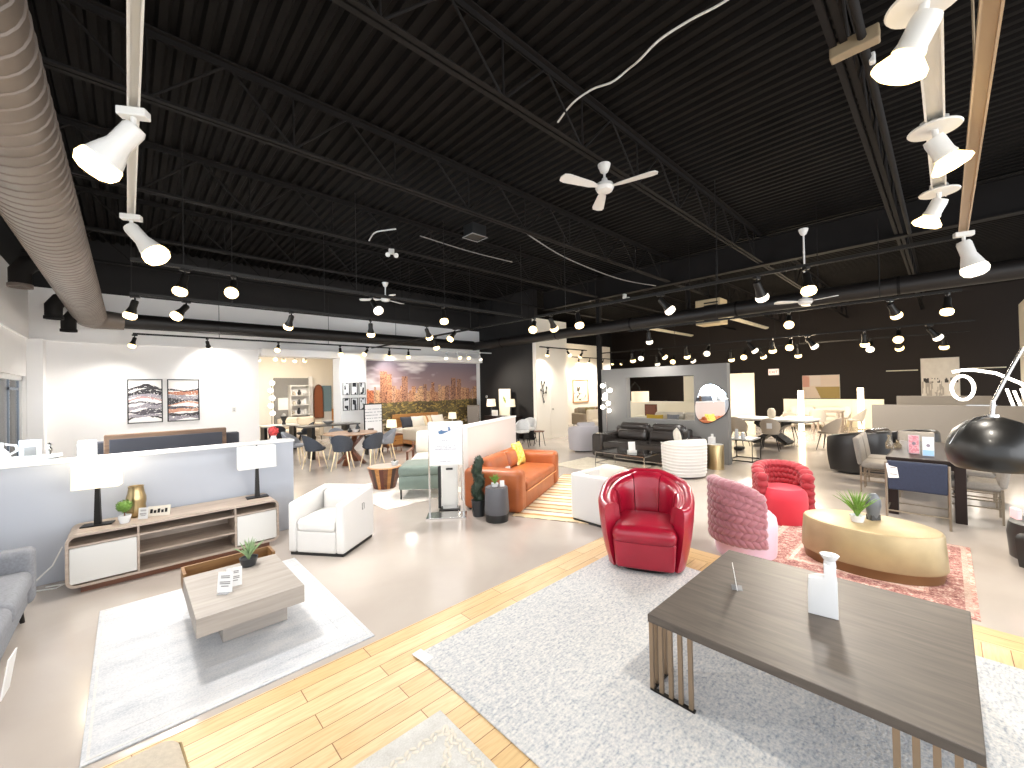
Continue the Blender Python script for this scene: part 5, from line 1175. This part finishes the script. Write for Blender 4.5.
# behind the grey wall opening
sofa('sofa', 'cream sofa seen through the opening in the grey wall', 'sofa', 10.9, 4.9, face(-1, 0), 2.0, .8, .75, 1.0, .6, .15, 2, CREAMF, None, DKMETAL, .12)
pillow('rounded mustard yellow pillow on the cream sofa', 10.6, 5.55, .62, face(-1, 0), .5, .32, mat('mustard_fabric', '#c9a53a', .85), 10); pillow('grey pillow in the middle of the cream sofa', 10.75, 5.1, .61, face(-1, 0), .34, .34, GFABRIC, 12); pillow('pale beige pillow on the right of the cream sofa', 10.75, 4.55, .61, face(-1, 0), .44, .36, BEIGEF, 12)
t = T('floor_lamp', 'arched lamp with a white drum shade behind the grey wall', 'floor lamp', (10.9, 6.5, 0)); la([(0, 0), (.15, 0), (.15, .03), (0, .03)], 24).make('base', DKMETAL, t); tu([(0, 0, .02), (0, 0, 1.2), (-.05, -.1, 1.65), (-.15, -.3, 1.85), (-.25, -.5, 1.7), (-.25, -.52, 1.6)], .012, 8).make('pole', DKMETAL, t); la([(.24, 1.28), (.24, 1.58), (.235, 1.58), (.235, 1.28)], 32, c=(-.25, -.52, 0)).make('lamp_shade', SHADE, t)
t = T('credenza', 'small wooden credenza with a framed picture behind the grey wall', 'credenza', (11.9, 6.4, 0), face(-1, 0)); bx(-.4, -.2, .1, .4, .2, .8, bev=.008).make('body', CREAMP, t, smooth=False); bx(-.38, -.212, .14, .38, -.198, .76).make('door', WPLAST, t, smooth=False); bx(-.3, -.15, 0, .3, .15, .1).make('plinth', WALNUT, t, smooth=False)
t = T('picture_frame', 'small dark framed picture standing on the credenza', 'picture', (11.85, 6.3, .8), face(-1, 0)); bx(-.2, -.01, 0, .2, .02, .36).make('frame', WALNUT, t, smooth=False); bx(-.15, -.014, .05, .15, -.009, .31).make('print', mat('brown_print', '#7a4a38', .6), t, smooth=False)
# alcove
sofa('sofa', 'taupe sofa with patterned pillows in the warm alcove', 'sofa', 15.2, 10.6, face(-.3, -.95), 2.2, .95, .6, .85, .42, .2, 3, mat('taupe_fabric', '#8d8274', .9), None, DKMETAL, .1)
for i, x in enumerate((14.6, 15.1, 15.6)): pillow(('olive pillow', 'brown patterned pillow', 'black and cream pillow')[i]+' on the taupe alcove sofa', x, 10.55-.15*i, .43, face(-.3, -.95), .45, .42, (mat('olive_fabric', '#7d7446', .9), rug_mat('brown_pattern', ['#3a2a22', '#a08468', '#e6dccb'], 12., 20., bump=.05), rug_mat('ink_pattern', ['#1c1a1a', '#efe8da'], 11., 20., bump=.05))[i], 16)
t = T('armchair', 'brown cushioned chair in front of the alcove sofa', 'armchair', (13.2, 9.2, 0), face(-.5, -.85)); sf(-.35, -.35, .2, .35, .35, .45, r=.07, puff=.02).make('seat', BEIGEF, t); sf(-.35, .2, .4, .35, .38, .85, r=.07, puff=.02).make('backrest', BEIGEF, t)
for sx_ in (-1, 1):
    for sy_ in (-1, 1): cy((sx_*.3, sy_*.3, 0), (sx_*.28, sy_*.28, .22), .015, .02, 8).make('leg', WALNUT, t)
t = T('painting', 'framed floral painting on the warm alcove wall', 'painting', (15.8, 12, 1.0)); f = MB(); f.box(-.6, -.04, 0, .6, 0, .04); f.box(-.6, -.04, 1.06, .6, 0, 1.1); f.box(-.6, -.04, .04, -.56, 0, 1.06); f.box(.56, -.04, .04, .6, 0, 1.06); f.make('frame', OAKW, t, smooth=False)
paint('canvas', 1.12, 1.02, 40, 40, lambda u, v: mix(hx('#2a2520'), hx('#7d6a4a'), vn(u*20, v*20)) if (fbm(u*5, v*5, 7) > .56 and ((u-.5)**2+(v-.5)**2 < .2)) else hx('#efe6d2'), t, (0, -.012, .04))
t = T('wall_ornament', 'black metal branch hung on the white door wall', 'wall ornament', (10.15, 9.28, 1.3)); m = MB(); m.tube([(.06, 0, 0), (0, 0, .15), (.05, 0, .3), (.0, 0, .5), (-.05, 0, .62)], .014, 6); m.tube([(.02, 0, .22), (.16, 0, .3), (.2, 0, .42)], .011, 6); m.tube([(0, 0, .45), (.09, 0, .6)], .011, 6); m.tube([(.05, 0, .3), (-.07, 0, .36)], .011, 6); m.make('branch', BPLAST, t)
m = MB()
for p in ((-.05, 0, .64), (.2, 0, .44), (.1, 0, .62), (-.08, 0, .37), (.17, 0, .28), (.06, 0, -.03)): m.ball(p, .035, .012, .05, 8)
m.make('leaf', BPLAST, t)

# ------------------------------------------------------------------ dining area by the white panel
t = T('side_table', 'black framed nesting side table beside the grey wall end', 'side table', (10.3, 3.2, 0)); bx(-.3, -.26, .48, .3, .26, .5).make('tabletop', WPLAST, t, smooth=False)
m = MB()
for z in (.01, .47): m.box(-.3, -.26, z-.01, .3, -.245, z+.01); m.box(-.3, .245, z-.01, .3, .26, z+.01); m.box(-.3, -.26, z-.01, -.285, .26, z+.01); m.box(.285, -.26, z-.01, .3, .26, z+.01)
m.make('frame', DKMETAL, t, smooth=False)
for sx_ in (-1, 1):
    for sy_ in (-1, 1): bx(sx_*.2925-.0075, sy_*.2525-.0075, 0, sx_*.2925+.0075, sy_*.2525+.0075, .48).make('leg', DKMETAL, t, smooth=False)
for k, (dx, dy, h_) in enumerate(((-.1, .12, .2), (-.12, -.02, .13), (.05, .03, .1))):
    t = T('ornament', ('tall white vase on the nesting side table', 'white jar on the nesting side table', 'small white cup on the nesting side table')[k], 'ornament', (10.3+dx, 3.2+dy, .501)); la([(0, 0), (.04, 0), (.05, h_*.4), (.03, h_*.8), (.035, h_), (0, h_*.97)], 16).make('body', CERAM, t)
t = T('dining_table', 'long white dining table on black crossed slab legs', 'dining table', (13.35, 3.4, 0), R_(80)); bx(-1.0, -.5, .7, 1.0, .5, .75, bev=.01).make('tabletop', WPLAST, t, smooth=False); bx(-.97, -.47, .67, .97, .47, .701).make('apron', BPLAST, t, smooth=False)
for a in (28, -28): bx(-.5, -.22, -.05, .5, .22, .05, M=Matrix.Translation((0, .06*(1 if a > 0 else -1), .34)) @ Matrix.Rotation(R_(a*1.25), 4, 'Y')).make('leg', BPLAST, t, smooth=False)
GB = mat('greige_fabric', '#a89b8b', .9)
bucket_set([('greige dining chair at the left end of the long white table', 12.38, 3.97, face(.9, -.1)), ('greige dining chair with a white tag at the front of the white table', 12.18, 3.15, face(1, .15)), ('greige dining chair at the right end of the long white table', 13.1, 2.08, face(.2, .9)), ('greige dining chair behind the long white table', 14.6, 3.3, face(-1, 0))], GB, DKMETAL, 'greige chairs at the long white table', .84)
tag(bx(-.003, -.06, 0, .003, .06, .14).make('price_tag', PAPER, None, smooth=False, loc=(11.9, 3.1, .58)), 'white price tag on the middle greige dining chair', 'tag')
bucket_set([('dark brown dining chair in front of the white panel', 12.3, 4.75, face(.6, .4))], mat('dark_brown_leather', '#3e2e29', .4), DKMETAL, 'brown chair by the panel', .95)
tag(sf(-.14, -.1, 0, .14, .1, .1, r=.04).make('black_bag', BPLAST, None, loc=(11.7, 3.75, .0)), 'black soft bag on the floor behind the nesting table', 'bag')
t = T('ornament', 'round beige knotted ornament on the long white table', 'ornament', (13.3, 3.4, .751)); la([(0, 0), (.07, 0), (.1, .08), (.1, .2), (.06, .27), (0, .28)], 18).make('body', BEIGEF, t)
t = T('ornament', 'flat cream tray on the long white table', 'ornament', (13.75, 2.85, .751)); bx(-.2, -.3, 0, .2, .3, .03, bev=.008).make('tray', CREAMP, t, smooth=False)
def column_lamp(label, x, y, z, h=.6, r=.07):
    t = T('column_lamp', label, 'lamp', (x, y, z)); la([(0, 0), (r*1.2, 0), (r*1.2, .03), (0, .03)], 20).make('base', CHROME, t); la([(0, .03), (r, .03), (r, h), (0, h)], 20).make('diffuser', mat('glowing_paper', '#fff4dc', .6, emit='#ffe8bf', estr=3.5), t); return t
column_lamp('tall glowing column lamp behind the long white table', 17.5, 3.55, 0, 1.45, .085)
column_lamp('tall glowing column lamp in front of the cream far wall', 19.2, 2.1, 0, 1.5, .09)
bucket_set([('cream dining chair in front of the cream far wall, left', 16.85, 2.95, face(1, 0)), ('cream dining chair in front of the cream far wall, right', 17.6, 2.05, face(0, 1)), ('tan dining chair by the glowing column lamp', 18.4, 2.5, face(-.9, .3))], CREAMF, LWOOD, 'cream chairs before the far wall', .85)
sofa('sofa', 'long cream sofa against the cream far wall', 'sofa', 19.3, 3.5, face(-1, 0), 1.9, .8, .6, .8, .42, .16, 2, CREAMF, None, LWOOD, .12)
t = T('table', 'small pale wooden table before the cream far wall', 'table', (17.6, 2.8, 0)); bx(-.4, -.4, .7, .4, .4, .74).make('tabletop', LWOOD, t, smooth=False)
for sx_ in (-1, 1):
    for sy_ in (-1, 1): bx(sx_*.35-.03, sy_*.35-.03, 0, sx_*.35+.03, sy_*.35+.03, .7).make('leg', LWOOD, t, smooth=False)
t = T('painting', 'abstract painting in pink, cream and gold on the far black wall', 'painting', (21.985, 3.72, 1.02), face(-1, 0)); bx(-.66, -.03, 0, .66, 0, 1.02).make('canvas', CREAMF, t, smooth=False)
def absart(u, v):
    if u < .2 and v > .5: return hx('#e0a48f') if u+v < 1.1 else hx('#e8c0ac')
    if .22 < u < .5 and v > .55: return hx('#f2e0d2')
    if v < .5 and u > .35+.3*(.5-v): return hx('#b99c58')
    return hx('#f0d8c2')
paint('print', 1.3, 1.0, 52, 40, absart, t, (0, -.033, .01))
t = T('painting', 'large cream abstract with dark marks above the grey low wall', 'painting', (21.985, .13, 1.1), face(-1, 0)); bx(-.5, -.03, 0, .5, 0, 1.45).make('canvas', CREAMF, t, smooth=False)
paint('print', .96, 1.41, 40, 56, lambda u, v: hx('#3a322c') if (.36 < v < .48 and fbm(u*12, v*5, 3) > .5) else (hx('#b9ad9e') if (v < .4 and fbm(u*14, v*2, 5) > .55) else mix(hx('#efe6d8'), hx('#ddd2c4'), fbm(u*6, v*6))), t, (0, -.033, .02))
t = T('exit_sign', 'small lit EXIT sign hung before the far black wall', 'exit sign', (21.94, 5.48, 2.1), face(-1, 0)); bx(-.22, 0, 0, .22, .06, .3, bev=.01).make('housing', WPLAST, t, smooth=False)
bx(-.2, -.006, .02, .2, .001, .28).make('panel', mat('lit_exit_panel', '#f6e4dc', .5, emit='#ffd8c8', estr=.5), t, smooth=False)
cu = bpy.data.curves.new('exit_text', 'FONT'); cu.body = 'EXIT'; cu.size = .17; cu.align_x = 'CENTER'; cu.extrude = .002; cu.materials.append(mat('exit_red', '#d23b30', .5, emit='#e0301f', estr=.6)); o = bpy.data.objects.new('exit_text', cu); C.objects.link(o); bpy.context.view_layer.update(); me_ = bpy.data.meshes.new_from_object(o.evaluated_get(bpy.context.evaluated_depsgraph_get())); bpy.data.objects.remove(o); o = bpy.data.objects.new('lettering', me_); C.objects.link(o); o.parent = t; o.location = (0, -.009, .09); o.rotation_euler = (PI/2, 0, 0)
for lb, y in (('thin pale curtain rail on the far black wall, left of the cream abstract', 1.15), ('thin pale curtain rail on the far black wall, right of the cream abstract', -1.0)):
    t = T('wall_rail', lb, 'rail', (21.93, y, 2.12)); cy((0, -.45, 0), (0, .45, 0), .02, n=8).make('rod', CREAMP, t); m = MB(); m.box(0, -.42, -.015, .07, -.4, .015); m.box(0, .4, -.015, .07, .42, .015); m.make('bracket', CREAMP, t, smooth=False)

# ------------------------------------------------------------------ dark dining set at the right
t = T('dining_table', 'dark espresso dining table behind the navy chair', 'dining table', (8.3, .2, 0)); bx(-1.05, -.36, .71, 1.05, .36, .75, bev=.006).make('tabletop', ESPRESSO, t, smooth=False); bx(-1.0, -.33, .63, 1.0, .33, .71).make('apron', ESPRESSO, t, smooth=False)
for sx_ in (-1, 1):
    for sy_ in (-1, 1): bx(sx_*.96-.05, sy_*.3-.05, 0, sx_*.96+.05, sy_*.3+.05, .71, bev=.005).make('leg', ESPRESSO, t, smooth=False)
def parsons(label, x, y, rz, m, lm, group, w=.46, h=.86, z0=.46, metal=True):
    t = T('dining_chair', label, 'dining chair', (x, y, 0), rz, group)
    sf(-w/2, -.24, z0-.07, w/2, .22, z0+.02, r=.04, puff=.01).make('seat', m, t); sf(-w/2, -.035, 0, w/2, .035, h-z0+.03, r=.03, puff=.008, M=Matrix.Translation((0, .22, z0-.03)) @ Matrix.Rotation(R_(-8), 4, 'X')).make('backrest', m, t)
    for sx_ in (-1, 1):
        for sy_ in (-1, 1): bx(sx_*(w/2-.02)-.011, sy_*.22-.011, 0, sx_*(w/2-.02)+.011, sy_*.22+.011, z0-.04).make('leg', lm, t, smooth=False)
    mb = MB()
    for s in (-1, 1):
        mb.box(s*(w/2-.02)-.007, -.22, .18, s*(w/2-.02)+.007, .22, .195); mb.box(s*(w/2-.02)-.007, -.22, .3, s*(w/2-.02)+.007, .22, .315)
    mb.box(-w/2+.02, .213, .24, w/2-.02, .227, .255); mb.make('stretcher', lm, t, smooth=False); return t
CHL = mat('champagne_metal', '#8d8170', .35, .7)
nv = T('dining_chair', 'navy dining chair with a bronze frame, its back to the camera', 'dining chair', (7.13, .26, 0), face(1, 0), 'chairs at the dark dining table')
sf(-.26, -.03, 0, .26, .03, .36, r=.02, puff=.004, M=Matrix.Translation((0, .22, .4)) @ Matrix.Rotation(R_(-5), 4, 'X')).make('backrest', NAVYF, nv); sf(-.25, -.25, .4, .25, .2, .48, r=.03).make('seat', NAVYF, nv)
for s in (-1, 1):
    tu([(s*.27, .26, 0), (s*.27, .245, .45), (s*.27, .255, .74)], .013, 8).make('leg', CHL, nv); tu([(s*.27, -.24, 0), (s*.27, -.24, .42)], .013, 8).make('leg', CHL, nv)
m = MB(); m.tube([(-.27, .25, .14), (.27, .25, .14)], .009, 6); m.tube([(-.27, -.24, .14), (.27, -.24, .14)], .009, 6); m.tube([(-.27, -.24, .14), (-.27, .25, .14)], .009, 6); m.tube([(.27, -.24, .14), (.27, .25, .14)], .009, 6); m.make('stretcher', CHL, nv)
t = T('price_tag', 'white tag hanging on the corner of the navy chair back', 'tag', (6.855, .46, .55), face(-1, 0)); bx(-.048, -.002, 0, .048, .002, .18, M=Matrix.Rotation(R_(-7), 4, 'Y')).make('card', PAPER, t, smooth=False); m = MB(); m.box(-.03, -.004, .04, .03, -.001, .05); m.box(-.03, -.004, .12, .02, -.001, .13); m.make('print', GREYP, t, smooth=False)
WG = mat('warm_grey_fabric', '#857f78', .9, var=.08, scale=60)
p1 = parsons('grey dining chair at the near left side of the dark table', 8.6, .72, face(0, -1), WG, CHL, 'grey chairs at the dark table')
dup(p1, 'grey dining chair at the far left side of the dark table', (9.15, .72, 0), face(0, -1)); dup(p1, 'grey dining chair at the right side of the dark table', (7.75, -.22, 0), face(0, 1)); dup(p1, 'second grey dining chair at the right side, hidden by the black dome', (8.7, -.22, 0), face(0, 1)); dup(p1, 'grey dining chair at the far end of the dark table', (9.65, .37, 0), face(-1, 0))
for lb, x, y, a, c1 in (('pink brochure in a stand on the dark dining table', 7.75, .31, .1, '#d98a96'), ('white brochure with a blue foot on the dark dining table', 7.6, .17, -.1, '#f2f0f4')):
    t = T('brochure', lb, 'brochure', (x, y, .751), face(-1, a)); bx(-.055, 0, 0, .055, .008, .25).make('holder', mat('acrylic_holder', '#cfd3d8', .1), t, smooth=False); paint('print', .1, .24, 16, 40, (lambda c: lambda u, v: (hx('#9fc4e8') if v < .3 and c == '#f2f0f4' else ((.55, .5, .55) if (u-.5)**2+(v-.55)**2*3 < .03 else mix(hx(c), (1, 1, 1), .35 if vn(u*8, v*20) > .6 else 0))))(c1), t, (0, -.002, .005))
for k, (x, y, h_) in enumerate(((8.1, .58, .2), (8.25, .5, .12))):
    t = T('bottle', ('tall glass decanter on the dark dining table', 'short glass tumbler on the dark dining table')[k], 'glassware', (x, y, .751)); la([(0, 0), (.04, 0), (.045, h_*.4), (.015, h_*.75), (.02, h_), (.0, h_)], 16).make('body', mat('smoky_glass', '#b5a78f', .1, trans=.7), t)
t = swivel('black leather swivel recliner behind the dark dining set', 10.3, 1.2, face(.35, .9), mat('black_leather_soft', '#1d1b1b', .4), .5, .82, pw=None)
sf(-.3, -.08, 0, .3, .08, .2, r=.07, puff=.03, M=Matrix.Translation((0, .3, .66)) @ Matrix.Rotation(R_(-20), 4, 'X')).make('headrest', BLEATHER, t)
swivel('black leather lounge chair beyond the dark table, half hidden', 11.6, .55, face(-.3, .9), mat('black_leather_dull', '#1f1c1b', .45), .46, .74, pw=None)
t = swivel('black rounded chair cut off by the right edge', 6.12, -.7, face(.2, .95), mat('black_leather_chair', '#1d1c1b', .4), .38, .46)
tag(bx(-.05, -.02, 0, .05, .02, .1, bev=.01).make('price_tag', mat('pink_card', '#e9b9bf', .6), None, smooth=False, loc=(5.95, -.42, .45), rz=R_(20)), 'pink and white tag on the black chair at the right edge', 'tag')
# black dome arc lamp
t = T('arc_lamp', 'arc floor lamp with a big glossy black dome shade', 'floor lamp', (4.7, -1.7, .0))
DOME = mat('gloss_black_enamel', '#141312', .36, coat=.2); ox, oy = 4.7, -1.7; cx_, cy_, cz_ = 3.9-ox, -.195-oy, 1.24
m = MB(); m.lathe([(.0, .27), (.05, .268), (.115, .24), (.17, .185), (.203, .11), (.21, .045), (.195, -.02), (.165, -.05), (.16, -.045), (.187, -.015), (.2, .045), (.193, .105), (.16, .175), (.0, .255)], 48, c=(cx_, cy_, cz_)); m.make('dome_shade', DOME, t)
m = MB(); m.cyl((cx_, cy_, cz_+.265), (cx_, cy_, cz_+.285), .03, n=14); m.cyl((cx_, cy_, cz_+.285), (3.9-ox, -.2-oy, 1.61), .011, n=10); m.make('socket_cap', CHROME, t)
tu([(3.9-ox, -.2-oy, 1.6), (3.9-ox, -.25-oy, 1.74), (3.9-ox, -.32-oy, 1.92), (3.93-ox, -.42-oy, 2.02), (4.0-ox, -.6-oy, 2.1), (4.2-ox, -.95-oy, 2.08), (4.5-ox, -1.4-oy, 1.7), (4.66-ox, -1.64-oy, 1.0), (0, 0, .06)], .0095, 10).make('arc_pole', CHROME, t)
la([(0, 0), (.17, 0), (.17, .05), (.03, .06), (0, .06)], 32).make('base', BPLAST, t)
tu([(cx_, cy_, cz_+.28), (cx_-.05, cy_+.07, cz_+.265), (cx_-.1, cy_+.14, cz_+.2), (cx_-.12, cy_+.185, cz_+.1)], .006, 8).make('handle', CHROME, t)
la([(0, 0), (.03, .01), (.045, .05), (.03, .09), (0, .1)], 14, c=(cx_, cy_, cz_+.05)).make('bulb', BULBOFF, t)
# LED loop lamp on the low grey wall
t = T('loop_lamp', 'glowing loop light sculpture standing on the low grey wall', 'lamp', (15.4, -.6, 1.07)); bx(-.1, -.25, 0, .1, .25, .03).make('base', CHROME, t, smooth=False)
m = MB(); m.tube([(0, .3+.19*math.cos(2*PI*k/28), .45+.3*math.sin(2*PI*k/28)) for k in range(28)], .035, 8, True); m.make('ring', LED, t)
m = MB(); m.tube([(0, .47, .86), (0, .3, .9), (0, .08, .89), (0, -.25, .8), (0, -.62, .55), (0, -.84, .3), (0, -.88, .0)], .035, 8); m.make('arc', LED, t)
for k in range(3):
    t = T('light_bar', f"slanted glowing light bar on the low grey wall, {('leftmost', 'middle', 'rightmost')[k]} of three", 'lamp', (15.4, -1.1-.11*k, 1.07)); bx(-.05, -.04, 0, .05, .04, .03).make('base', CHROME, t, smooth=False); tu([(0, .0, .03), (0, .09, .42-.05*(k == 1))], .026, 8).make('tube', LED, t)
# ------------------------------------------------------------------ daylight, added fill lights, camera, view
w = bpy.data.worlds.new('daylight'); bpy.context.scene.world = w; w.use_nodes = True
bg = w.node_tree.nodes['Background']; bg.inputs[0].default_value = (.88, .94, 1.0, 1); bg.inputs[1].default_value = 1.1
def area(name, loc, size, sy, e, rot, col=(1, 1, 1)):
    l = bpy.data.lights.new(name, 'AREA'); l.shape = 'RECTANGLE'; l.size = size; l.size_y = sy; l.energy = e; l.color = col
    o = bpy.data.objects.new(name, l); C.objects.link(o); o.location = loc; o.rotation_euler = rot; return o
area('window_daylight', (-1.75, 7.3, 1.3), 9, 1.9, 1100, (0, R_(-90), 0), (.72, .86, 1))
area('storefront_daylight', (3.0, -4.6, 1.9), 12, 3.2, 230, (R_(90), 0, 0), (.97, .98, 1))
for nm, x, y, e in (('next_room_fill', 4, 15.5, 55), ('dining_fill', 15, 3, 110), ('alcove_fill', 15, 10.8, 35)):  # added fill points that belong to no fixture, brightening these three areas
    l = bpy.data.lights.new(nm, 'POINT'); l.energy = e; l.color = (1, .82, .56); l.shadow_soft_size = .5; o = bpy.data.objects.new(nm, l); C.objects.link(o); o.location = (x, y, 2.7)
yaw, pit, rol = R_(46.6996), R_(.57823), R_(-1.18669)
F = Vector((math.cos(yaw)*math.cos(pit), math.sin(yaw)*math.cos(pit), math.sin(pit))); R0 = Vector((math.sin(yaw), -math.cos(yaw), 0)); U0 = R0.cross(F)
Rv = R0*math.cos(rol)+U0*math.sin(rol); Uv = -R0*math.sin(rol)+U0*math.cos(rol)
cam = bpy.data.cameras.new('camera'); cam.sensor_width = 36; cam.lens = 408.13/1024*36; cam.clip_start = .05; cam.clip_end = 200
co = bpy.data.objects.new('camera', cam); C.objects.link(co)
co.matrix_world = Matrix(((Rv.x, Uv.x, -F.x, 0), (Rv.y, Uv.y, -F.y, 0), (Rv.z, Uv.z, -F.z, 1.75), (0, 0, 0, 1)))
sc = bpy.context.scene; sc.camera = co
sc.view_settings.view_transform = 'Standard'; sc.view_settings.look = 'None'; sc.view_settings.gamma = 1; sc.view_settings.use_curve_mapping = False; sc.view_settings.exposure = .92
sc.cycles.max_bounces = 8; sc.cycles.sample_clamp_indirect = 6; sc.cycles.use_denoising = True
